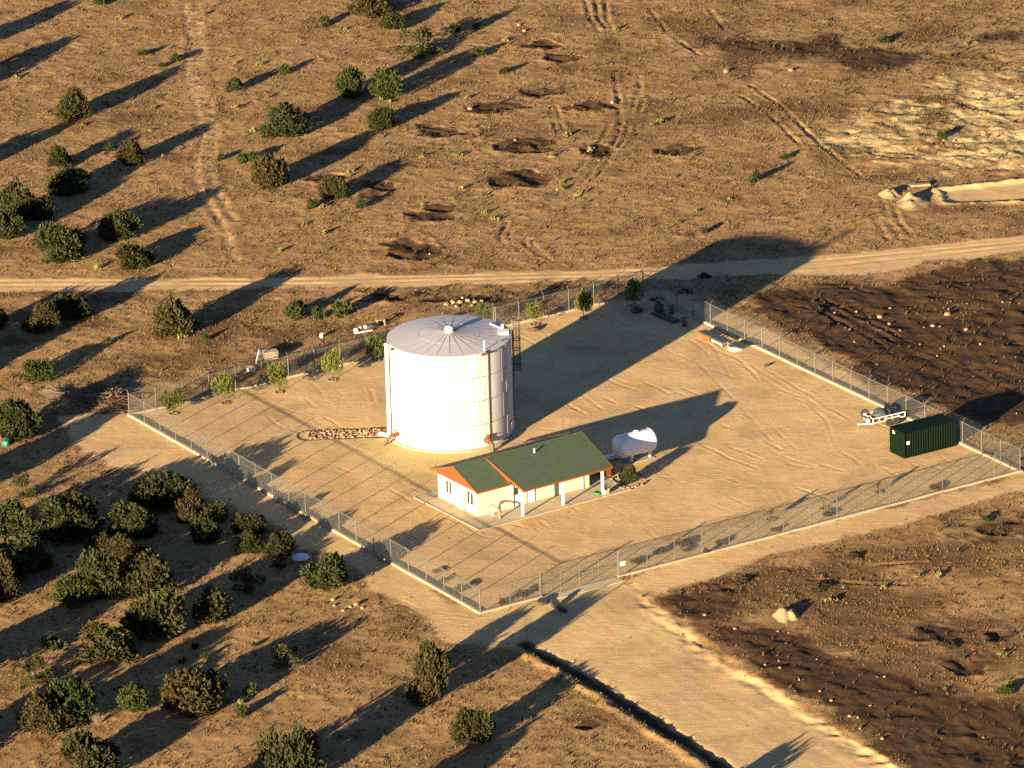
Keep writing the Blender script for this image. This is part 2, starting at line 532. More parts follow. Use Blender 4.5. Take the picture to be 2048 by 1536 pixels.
dark5 = zone([(1850, 1045), (1960, 1020), (2110, 1000), (2110, 1085), (1960, 1090)], 3.0, 4.0)
weedy = zone([(760, 575), (1190, 560), (1290, 565), (1150, 590), (1000, 618), (780, 610)], 3.0, 2.5)

pits = [(1090, 92, 34, 9), (1112, 117, 38, 11), (980, 217, 52, 14), (872, 265, 44, 17), (1042, 290, 58, 17), (1052, 352, 52, 20), (1000, 362, 34, 12), (1192, 303, 42, 13),
        (1080, 186, 50, 10), (1185, 214, 66, 10), (1352, 300, 46, 10), (868, 436, 56, 13), (832, 503, 66, 19), (762, 372, 34, 15), (668, 354, 40, 11), (880, 420, 30, 8),
        (1442, 1174, 26, 9), (1870, 1264, 60, 12), (1985, 1058, 48, 14), (1995, 1270, 36, 13), (1930, 1338, 40, 14), (1060, 300, 30, 8), (740, 392, 30, 10), (1180, 1450, 30, 10),
        (800, 595, 50, 9), (880, 600, 40, 8), (1000, 598, 30, 8)]
m_pit = np.zeros_like(X); h_pit = np.zeros_like(X)
for k, (cx, cy, rx, ry) in enumerate(pits):
    c = px(cx, cy); s = px_scale(cx, cy)
    a = rx / s; b = ry / (s * 0.345)
    w = 1 + 0.75 * fbm(X + k * 3.7, Y, 2.6, 200, 3) + 0.2 * fine
    rr = np.hypot((X - c[0]) / a, (Y - c[1]) / b) * w
    core = np.clip((1.25 - rr) * 1.5, 0, 1); core = core * core * (3 - 2 * core)
    m_pit = np.maximum(m_pit, core)
    dep = 0.30 if k not in (17, 18, 19, 20) else 0.35
    h_pit += -0.4 * dep * np.exp(-(rr / 0.7) ** 2) + core * 0.20 * fbm(X, Y, 1.1, 300 + k, 2) + 0.07 * np.exp(-((rr - 1.0) / 0.3) ** 2)

trench = wpts([(1052, 1288), (1110, 1322), (1190, 1368), (1300, 1437), (1400, 1502), (1500, 1575)])
d_tr = sdist(trench, closed=False) + fine * 0.3 + 0.35 * fbm(X, Y, 2.5, 460, 2)
d_bank = sdist(wpts([(1290, 1205), (1400, 1292), (1500, 1358), (1580, 1404), (1700, 1482), (1840, 1575)]), closed=False) + warp * 0.5

m_dirt = np.maximum.reduce([m_yard, m_rup, m_acc, m_tl, m_tr, m_tn * 0.95, m_pad, 0.45 * pale2])
m_dirt0 = m_dirt.copy()
m_dark = np.maximum.reduce([dark1 * np.clip(0.90 + 0.4 * fbm(X, Y, 6.0, 410, 2), 0.5, 1.0), dark2 * 0.95, dark3 * 0.75, darkt * np.clip(0.52 + 1.3 * fbm(X, Y, 7.0, 400, 3), 0, 0.9), dark5 * 0.5, m_pit, weedy * 0.45])
m_dark *= (1 - np.clip(m_dirt * 1.1, 0, 1))
m_pale = np.maximum(pale1 * np.clip(0.56 + 0.9 * fbm(X, Y, 2.6, 420, 4, 0.7), 0.05, 0.85), 0.0)
m_pale = np.maximum(m_pale, 0.75 * berm)
bk = px(1540, 1365)
bank_w = 0.35 + 0.65 * np.exp(-(((X - bk[0]) / 6) ** 2 + ((Y - bk[1]) / 9) ** 2))
m_pale = np.maximum(m_pale, bank_w * np.clip(0.30 + 1.5 * fbm(X, Y, 1.6, 430, 3), 0, 0.8) * np.exp(-(d_bank / 0.9) ** 2))
pb = px(850, 905); m_pale = np.maximum(m_pale, 1.0 * np.exp(-(((X - pb[0] + 0.15 * warp * 9) / 9.0) ** 2 + ((Y - pb[1]) / 9.0) ** 2) ** 1.5) * m_yard)
m_pale = np.maximum(m_pale, 0.42 * m_acc * np.clip(0.9 + 0.5 * fbm(X, Y, 5.0, 540, 2), 0, 1.3))
m_pale *= (1 - 0.85 * m_dark)
rough_field = 1 - np.clip(m_dirt, 0, 1)
red_lr = zone([(1290, 1200), (1500, 1130), (1720, 1070), (2110, 975), (2110, 1580), (1880, 1580), (1600, 1400), (1400, 1285)], 5.0, 4.0)
red_tr = zone([(1230, -30), (2110, -30), (2110, 480), (1700, 480), (1560, 330), (1400, 240), (1260, 120)], 10.0, 6.0)
red_mid = zone([(-60, 583), (560, 577), (1290, 562), (1150, 592), (770, 672), (258, 790), (-60, 840)], 5.0, 4.0)
m_red = np.maximum.reduce([red_lr * np.clip(0.56 + 0.9 * fbm(X, Y, 6.0, 500, 3), 0, 1), red_tr * np.clip(0.34 + 1.1 * fbm(X, Y, 7.0, 510, 3), 0, 0.9),
                           red_mid * np.clip(0.38 + 0.9 * fbm(X, Y, 4.0, 520, 3), 0, 0.8), np.clip(0.12 + 0.95 * fbm(X, Y, 5.0, 530, 4), 0, 0.65), 0.6 * dark1])

Hh = np.zeros_like(X)
Hh += rough_field * (0.055 * fbm(X, Y, 6.0, 21, 2) + 0.040 * fbm(X, Y, 1.9, 23, 2) + 0.026 * fbm(X, Y, 0.8, 25, 2))
lump = np.clip(fbm(X, Y, 0.9, 31, 2) - 0.12, 0, 1)
Hh += rough_field * 0.10 * lump
Hh += rough_field * (np.clip(m_dark, 0, 1) * 0.20 + m_pale * 0.14) * fbm(X, Y, 1.5, 41, 3)
Hh += (1 - rough_field) * (0.018 * fbm(X, Y, 3.0, 51, 3) + 0.007 * fbm(X, Y, 0.7, 53, 2))
Hh += h_pit * rough_field
Hh += pale1 * rough_field * (0.16 * fbm(X, Y, 3.2, 440, 3) + 0.12 * fbm(X, Y, 1.0, 441, 2))
Hh += 0.22 * berm * np.clip(1 + 0.8 * fine, 0.3, 1.6) - 0.05 * m_pad
Hh += dark1 * rough_field * 0.12 * fbm(X * 0.6 + Y * 0.35, Y * 0.25 - X * 0.1, 1.4, 450, 2)
Hh -= dark2 * rough_field * 0.7 * (0.10 * lump)
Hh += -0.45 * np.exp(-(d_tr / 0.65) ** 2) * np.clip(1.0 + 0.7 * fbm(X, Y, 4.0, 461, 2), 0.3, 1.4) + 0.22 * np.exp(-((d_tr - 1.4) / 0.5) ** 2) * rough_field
Hh += 0.14 * fbm(X, Y, 0.9, 471, 2) * np.exp(-(d_bank / 1.1) ** 2)
Hh += -0.17 * smooth(sd_acc + 1.1 * fbm(X, Y, 1.6, 470, 3), 0.8) * (1 - smooth(sdist(wpts([(1040, 1180), (1260, 1130), (1330, 1215), (1040, 1300)])), 5.0))
m_dark = np.maximum(m_dark, 0.9 * np.exp(-(d_tr / 0.9) ** 2))  # shade lying in the trench, painted in as dark soil colour
m_dirt *= 1 - 0.8 * np.exp(-(d_tr / 0.9) ** 2)

RUTN = fbm(X, Y, 2.4, 480, 2)
def rut(pl, depth=0.04, w=0.22, light=0.0):
    global Hh, m_dirt
    d = sdist(wpts(pl), closed=False, pad=3.0)
    brk = np.clip(0.75 + 0.9 * RUTN, 0.1, 1.3)
    Hh += brk * (-depth * np.exp(-(d / w) ** 2) + 0.6 * depth * np.exp(-((d - 1.9 * w) / (0.8 * w)) ** 2))
    if light:
        m_dirt = np.maximum(m_dirt, light * np.exp(-(d / (2.0 * w)) ** 2))

for pl in ([(1094, 516), (1067, 492), (1058, 468), (1077, 448), (1128, 420), (1163, 393), (1200, 345), (1251, 273)],
           [(1080, 512), (1052, 490), (1046, 466), (1066, 444), (1115, 417), (1150, 392)],
           [(1036, 502), (1016, 478), (1019, 458), (1050, 437)], [(1024, 502), (1004, 478), (1008, 456), (1040, 434)], [(1009, 495), (996, 472), (1014, 444)],
           [(1210, -10), (1214, 41), (1231, 68)], [(1190, -10), (1197, 38), (1224, 68)], [(1228, 147), (1238, 205), (1240, 250)], [(1279, 154), (1282, 205), (1270, 260)],
           [(1111, 212), (1125, 260)], [(1100, 215), (1114, 262)], [(1170, 0), (1180, 36), (1200, 66)], [(1251, 273), (1270, 235), (1290, 200)],
           [(1600, 590), (1590, 610), (1640, 625), (1720, 610), (1760, 590), (1700, 575), (1640, 578)], [(1612, 590), (1604, 606), (1645, 616), (1706, 604)],
           [(1640, 610), (1720, 650), (1800, 690)], [(1655, 602), (1740, 645), (1830, 690)], [(1630, 620), (1700, 655), (1780, 700)],
           [(1745, 400), (1752, 440), (1775, 480)], [(1765, 400), (1775, 440), (1800, 478)], [(1785, 410), (1800, 445), (1825, 474)],
           [(1420, 20), (1450, 60), (1520, 90)], [(1300, 20), (1340, 70), (1400, 110)], [(1040, 430), (1100, 390), (1190, 330), (1260, 250), (1275, 180)], [(1220, 250), (1190, 300), (1130, 370)], [(1240, 260), (1215, 310), (1160, 370)],
           [(1500, 170), (1560, 210), (1640, 290), (1720, 350)], [(1480, 190), (1540, 230), (1610, 300)], [(720, 100), (860, 84), (1000, 95)], [(520, 200), (560, 170), (640, 120)],
           [(1600, 1185), (1750, 1130), (1850, 1125)], [(1620, 1160), (1760, 1170), (1900, 1168)]):
    rut(pl, 0.085, 0.26, 0.24)
for pl in ([(372, 10), (386, 85), (376, 154), (396, 212), (410, 273), (393, 325), (400, 376), (440, 440), (470, 520)],
           [(392, 10), (404, 85), (396, 154), (416, 212), (430, 273), (415, 325), (424, 376), (470, 440)]):
    rut(pl, 0.06, 0.5, 0.52)
for pl in ([(-20, 563), (600, 560), (1200, 546), (1640, 522), (2100, 478)], [(-20, 572), (600, 569), (1200, 553), (1640, 534), (2100, 486)]):
    rut(pl, 0.03, 0.3)
for pl in ([(1381, 680), (1414, 704), (1433, 729)], [(1416, 684), (1437, 706), (1461, 757)], [(1520, 754), (1590, 795), (1653, 824)], [(1618, 808), (1653, 840), (1669, 884)],
           [(1486, 827), (1540, 850), (1590, 897)], [(1340, 704), (1395, 725), (1470, 800), (1560, 900)], [(1545, 745), (1620, 790), (1725, 855)], [(1450, 700), (1560, 765), (1700, 850)],
            [(780, 1205), (840, 1235), (940, 1240)], [(790, 1195), (850, 1222), (930, 1232)], [(760, 1190), (830, 1232), (930, 1252)],
           ):
    rut(pl, 0.016, 0.16)
for pl in ([(1100, 1215), (1190, 1275), (1290, 1330), (1420, 1420), (1640, 1545)], [(1150, 1208), (1240, 1265), (1340, 1320), (1560, 1455), (1720, 1545)], [(1200, 1190), (1300, 1270), (1450, 1360)]):
    rut(pl, 0.006, 0.4)
rr2 = random.Random(5)
for k in range(150):         # short scrapes left by graders and tyres in the yard
    u, v = rr2.uniform(0.15, 0.95), rr2.uniform(0.06, 0.94)
    c = FW + FE1 * FLW * u - FE2 * FLH * v
    if np.hypot(c[0], c[1]) < 9: continue
    L = rr2.uniform(1.0, 6.0); ang = -1.0 + rr2.uniform(-0.22, 0.22) if rr2.random() < 0.75 else rr2.uniform(0, 3.1)
    dv = np.array([math.cos(ang), math.sin(ang)]) * L / 2
    nv = np.array([-dv[1], dv[0]]) * rr2.uniform(-0.12, 0.12)
    d = sdist([c - dv, c + nv, c + dv], closed=False, pad=2.0)
    a = rr2.uniform(0.008, 0.03)
    Hh += m_yard * (-a * np.exp(-(d / 0.16) ** 2) + 0.5 * a * np.exp(-((d - 0.32) / 0.14) ** 2))

# mounds of loose caliche are separate objects; keep pads flat
def flatten(pts, z, w=0.8):
    global Hh
    m = smooth(sdist(pts), w)
    Hh = Hh * (1 - m) + z * m

def ground_z(x, y):
    u = np.clip((np.asarray(x, float) - GX0) / DX, 0, NX - 1.001); v = np.clip((np.asarray(y, float) - GY0) / DY, 0, NY - 1.001)
    i = u.astype(int); j = v.astype(int); fu = u - i; fv = v - j
    return (Hh[j, i] * (1 - fu) + Hh[j, i + 1] * fu) * (1 - fv) + (Hh[j + 1, i] * (1 - fu) + Hh[j + 1, i + 1] * fu) * fv

BA = math.radians(34.0)
BE1 = np.array([math.cos(BA), math.sin(BA)]); BE2 = np.array([-math.sin(BA), math.cos(BA)])
BO = np.array([2.399, -23.650])
def bpt(u, v): return BO + BE1 * u + BE2 * v
flatten([bpt(-2.1, -3.3), bpt(15.9, -3.3), bpt(15.9, 8.4), bpt(-2.1, 8.4)], 0.0, 0.6)
flatten([(7.5 * math.cos(a), 7.5 * math.sin(a)) for a in np.linspace(0, 6.2, 20)], 0.0, 0.8)

def build_terrain():
    gy, gx = np.gradient(Hh, DY, DX)
    Nrm = np.stack([-gx, -gy, np.ones_like(Hh)], -1); Nrm /= np.linalg.norm(Nrm, axis=-1, keepdims=True)
    V = np.stack([X, Y, Hh], -1).reshape(-1, 3).astype(np.float32)
    Nf = Nrm.reshape(-1, 3).astype(np.float32)
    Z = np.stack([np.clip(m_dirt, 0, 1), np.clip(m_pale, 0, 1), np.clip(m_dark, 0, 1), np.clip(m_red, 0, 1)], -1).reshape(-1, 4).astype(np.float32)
    j, i = np.meshgrid(np.arange(NY - 1), np.arange(NX - 1), indexing='ij')
    a = (j * NX + i).ravel()
    F = np.stack([a, a + 1, a + NX + 1, a + NX], -1).astype(np.int32)
    def cellmean(M): return (0.25 * (M[:-1, :-1] + M[1:, :-1] + M[:-1, 1:] + M[1:, 1:])).ravel()
    cy, cr, ca, cl, crr, cn = (cellmean(q) for q in (m_yard, m_rup, m_acc, m_tl, m_tr, m_tn))
    cls = np.zeros(len(F), int)
    cls[cn > 0.5] = 6; cls[crr > 0.5] = 5; cls[cl > 0.5] = 4; cls[ca > 0.5] = 3; cls[cr > 0.5] = 2; cls[cy > 0.5] = 1
    names = {0: "ground", 1: "gravel_yard", 2: "dirt_road", 3: "access_road", 4: "perimeter_track", 5: "dirt_verge", 6: "dirt_shoulder"}
    for c, nm in names.items():
        f = F[cls == c]
        used = np.unique(f)
        remap = np.zeros(len(V), np.int32); remap[used] = np.arange(len(used), dtype=np.int32)
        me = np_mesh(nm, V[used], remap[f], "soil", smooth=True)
        at = me.attributes.new("zones", 'FLOAT_COLOR', 'POINT')
        at.data.foreach_set("color", Z[used].ravel())
        me.normals_split_custom_set_from_vertices(Nf[used])
        structure(link(nm, me))
    # the plain going on beyond the surveyed patch
    B = 2500.0
    mb = MB()
    v = [(-B, -B, -0.02), (B, -B, -0.02), (B, B, -0.02), (-B, B, -0.02), (GX0, GY0, -0.02), (GX1, GY0, -0.02), (GX1, GY1, -0.02), (GX0, GY1, -0.02)]
    mb.add(v, [(0, 1, 5, 4), (1, 2, 6, 5), (2, 3, 7, 6), (3, 0, 4, 7)])
    o = structure(mb.build("far_ground", "soil"))
    at = o.data.attributes.new("zones", 'FLOAT_COLOR', 'POINT')
    at.data.foreach_set("color", np.tile(np.array([0, 0, 0, 0.2], np.float32), 8))
build_terrain()

# ------------------------------------------------------------------ plants
def unit(v):
    return v / (np.linalg.norm(v, axis=-1, keepdims=True) + 1e-9)

def leaves(P, D, ln, wd, r):
    """diamond leaves at points P along D"""
    n = len(P)
    s = unit(np.cross(D, r.normal(size=(n, 3))))
    ln = np.broadcast_to(ln, (n,))[:, None]; wd = np.broadcast_to(wd, (n,))[:, None]
    mid = P + D * ln * 0.45
    V = np.stack([P, mid + s * wd, P + D * ln, mid - s * wd], 1).reshape(-1, 3)
    F = np.arange(n * 4).reshape(n, 4)
    return V, F

def crown_mesh(name, m, seed, nl=18, per=270, ln=0.155, wd=0.043, upright=0.8, brown=0.2, bvar=0.25, spread=0.62, lr=(0.26, 0.48), plumes=80, zmin=-0.75, flat=0.0):
    r = np.random.default_rng(seed)
    d = unit(r.normal(size=(nl * 4, 3))); d = d[d[:, 2] > zmin][:nl]
    C = d * (spread * r.uniform(0.62, 1.30, (len(d), 1))); C[:, 2] *= 1 - flat
    Rl = r.uniform(lr[0], lr[1], len(d))
    C = np.vstack([C, [[0, 0, -0.05]]]); Rl = np.append(Rl, 0.55)
    hue = np.clip(brown + r.normal(size=len(C)) * bvar, 0, 1)
    Ps, Ds, T, Ls = [], [], [], []
    for c, R_, h in zip(C, Rl, hue):
        o = unit(r.normal(size=(per, 3)))
        p = c + o * R_ * r.uniform(0.55, 1.05, (per, 1))
        dist = np.linalg.norm(p[:, None] - C[None], axis=2) / Rl[None]
        keep = (dist < 0.55).sum(1) == 0
        p, o = p[keep], o[keep]
        dd = unit(o * 0.75 + np.array([0, 0, upright]) + 0.45 * r.normal(size=p.shape))
        Ps.append(p); Ds.append(dd); Ls.append(ln * r.uniform(0.7, 1.3, len(p)))
        T.append(np.stack([np.clip(h + r.normal(size=len(p)) * 0.10, 0, 1), r.uniform(0.7, 1.3, len(p))], -1))
    for k in range(plumes):
        i = r.integers(0, len(C) - 1)
        o = unit(r.normal(size=3) + np.array([0, 0, 0.8]))
        base = C[i] + o * Rl[i] * 0.9
        ax = unit(np.array([0, 0, 1.0]) * (0.5 + upright) + o * 0.5 + 0.15 * r.normal(size=3))
        n = 14; t = r.random(n)
        p = base + ax * (t[:, None] * 0.26 - 0.05) + r.normal(size=(n, 3)) * 0.03 * (1.2 - t[:, None])
        Ps.append(p); Ds.append(unit(ax + 0.5 * r.normal(size=(n, 3)))); Ls.append(ln * r.uniform(0.5, 0.9, n))
        T.append(np.stack([np.clip(hue[i] + r.normal(size=n) * 0.1, 0, 1), r.uniform(0.85, 1.45, n)], -1))
    P_, D_, T_, L_ = np.vstack(Ps), np.vstack(Ds), np.vstack(T), np.concatenate(Ls)
    P_[:, 2] += 1.0
    V, F = leaves(P_, D_, L_, wd * r.uniform(0.7, 1.3, len(P_)), r)
    rad = np.quantile(np.hypot(V[:, 0], V[:, 1]), 0.985); zt = np.quantile(V[:, 2], 0.99); zb = np.quantile(V[:, 2], 0.01)
    V[:, :2] /= rad; V[:, 2] = 2.0 * np.maximum((V[:, 2] - zb) / (zt - zb), 0) ** 1.25
    V[:, 2] = np.maximum(V[:, 2], 0.02)
    return np_mesh(name, V, F, m, T_)

def trunk_mesh(name, m, seed, stems=4, h=1.3, r0=0.07, lean=0.5):
    r = random.Random(seed)
    mb = MB()
    for k in range(stems):
        a = r.uniform(0, 6.28); l = r.uniform(0.15, lean)
        dx, dy = math.cos(a) * l, math.sin(a) * l
        hh = h * r.uniform(0.75, 1.1)
        mb.tube([(dx * 0.05, dy * 0.05, -0.06), (dx * 0.35, dy * 0.35, hh * 0.35), (dx * 0.8, dy * 0.8, hh * 0.75), (dx * 1.1, dy * 1.1, hh)],
                [r0, r0 * 0.75, r0 * 0.45, r0 * 0.15], 6)
    return mb.mesh(name, m, True)

def twig_mesh(name, m, seed, n=60, h=1.2, rad=0.9, r0=0.014):
    """bare branches fanning out"""
    r = random.Random(seed)
    mb = MB()
    for k in range(n):
        a = r.uniform(0, 6.28); s = r.uniform(0.15, 1.0) * rad; hh = h * r.uniform(0.5, 1.0) * (1.1 - 0.4 * s / rad)
        p0 = (r.uniform(-.1, .1), r.uniform(-.1, .1), 0.0)
        p1 = (math.cos(a) * s * 0.45, math.sin(a) * s * 0.45, hh * 0.55)
        p2 = (math.cos(a) * s + r.uniform(-.15, .15), math.sin(a) * s + r.uniform(-.15, .15), hh)
        mb.tube([p0, p1, p2], [r0, r0 * 0.8, r0 * 0.3], 3, cap=False)
    return mb.mesh(name, m)

TR = [trunk_mesh("trunk", "bark", s) for s in (1, 2, 3)]
PRO = {
    'green': [crown_mesh("crown", "juniper_leaf", 10 + k, nl=16 + 2 * k, brown=0.12, bvar=0.13, spread=0.58 + 0.02 * k) for k in range(5)],
    'olive': [crown_mesh("crown", "juniper_leaf", 30 + k, nl=18, brown=0.45, bvar=0.18, upright=1.0, plumes=110) for k in range(4)],
    'brown': [crown_mesh("crown", "juniper_leaf", 50 + k, nl=20, brown=0.82, bvar=0.16, upright=1.2, plumes=150, spread=0.60) for k in range(4)],
    'mixed': [crown_mesh("crown", "juniper_leaf", 70 + k, nl=20, brown=0.45, bvar=0.45, upright=1.0, plumes=120) for k in range(3)],
    'bright': [crown_mesh("crown", "bright_leaf", 90 + k, nl=15, brown=0.15, bvar=0.15, upright=0.6, plumes=40) for k in range(3)],
    'sparse': [crown_mesh("crown", "juniper_leaf", 110 + k, nl=9, per=100, brown=0.35, bvar=0.25, spread=0.75, lr=(0.22, 0.36), plumes=60) for k in range(3)],
    'small': [crown_mesh("crown", "bright_leaf", 130 + k, nl=9, per=60, ln=0.34, wd=0.09, brown=0.25, bvar=0.25, upright=0.8, plumes=24) for k in range(4)],
    'weed': [crown_mesh("crown", "dark_weed", 150 + k, nl=9, per=60, ln=0.34, wd=0.06, brown=0.4, bvar=0.3, upright=0.9, plumes=24) for k in range(3)],
    'sapling': [crown_mesh("crown", "sapling_leaf", 170 + k, nl=11, per=120, ln=0.20, wd=0.035, brown=0.25, bvar=0.22, upright=0.9, spread=0.60, lr=(0.26, 0.42), plumes=50) for k in range(4)],
    'dry': [crown_mesh("crown", "dry_leaf", 190 + k, nl=8, per=70, ln=0.26, wd=0.04, brown=0.5, bvar=0.3, upright=0.8, spread=0.7, lr=(0.2, 0.35), plumes=30) for k in range(2)],
}
TWIG = [twig_mesh("branches", "dead_wood", s) for s in (1, 2)]
SIN_P, COS_P = math.sin(PITCH), math.cos(PITCH)
used_n = {}

def from_bbox(x0, y0, x1, y1, lift=0.0):
    """outline in the photo -> ground position, half width a, half height b of the crown that stands on the ground there"""
    cx, cy = (x0 + x1) / 2, (y0 + y1) / 2
    s = px_scale(cx, cy)
    a = (x1 - x0) / 2 / s
    tot = (y1 - y0) / s; k = a * SIN_P * 0.9
    b = 0.93 * math.sqrt(max((tot - k) ** 2 - k * k, (0.4 * tot) ** 2)) / COS_P / 2
    p = px(cx, y1 - k * s, lift)
    return float(p[0]), float(p[1]), a, b

def shrub(box, kind, label, group=None, name="juniper_tree", cat="juniper", twigs=False, grow=1.06):
    x, y, a, b = from_bbox(*box)
    if kind == 'weed': b *= 0.6
    k = used_n.get(kind, 0); used_n[kind] = k + 1
    z = float(ground_z(x, y)) - 0.03
    t = thing(name, label, cat, (x, y, z), (k * 2.399) % 6.283, group)
    t.scale = (a * grow, a * grow * 0.97, b)
    link("crown", PRO[kind][k % len(PRO[kind])], t)
    link("trunk", TR[k % 3], t)
    if twigs:
        link("branches", TWIG[k % 2], t)
    return t

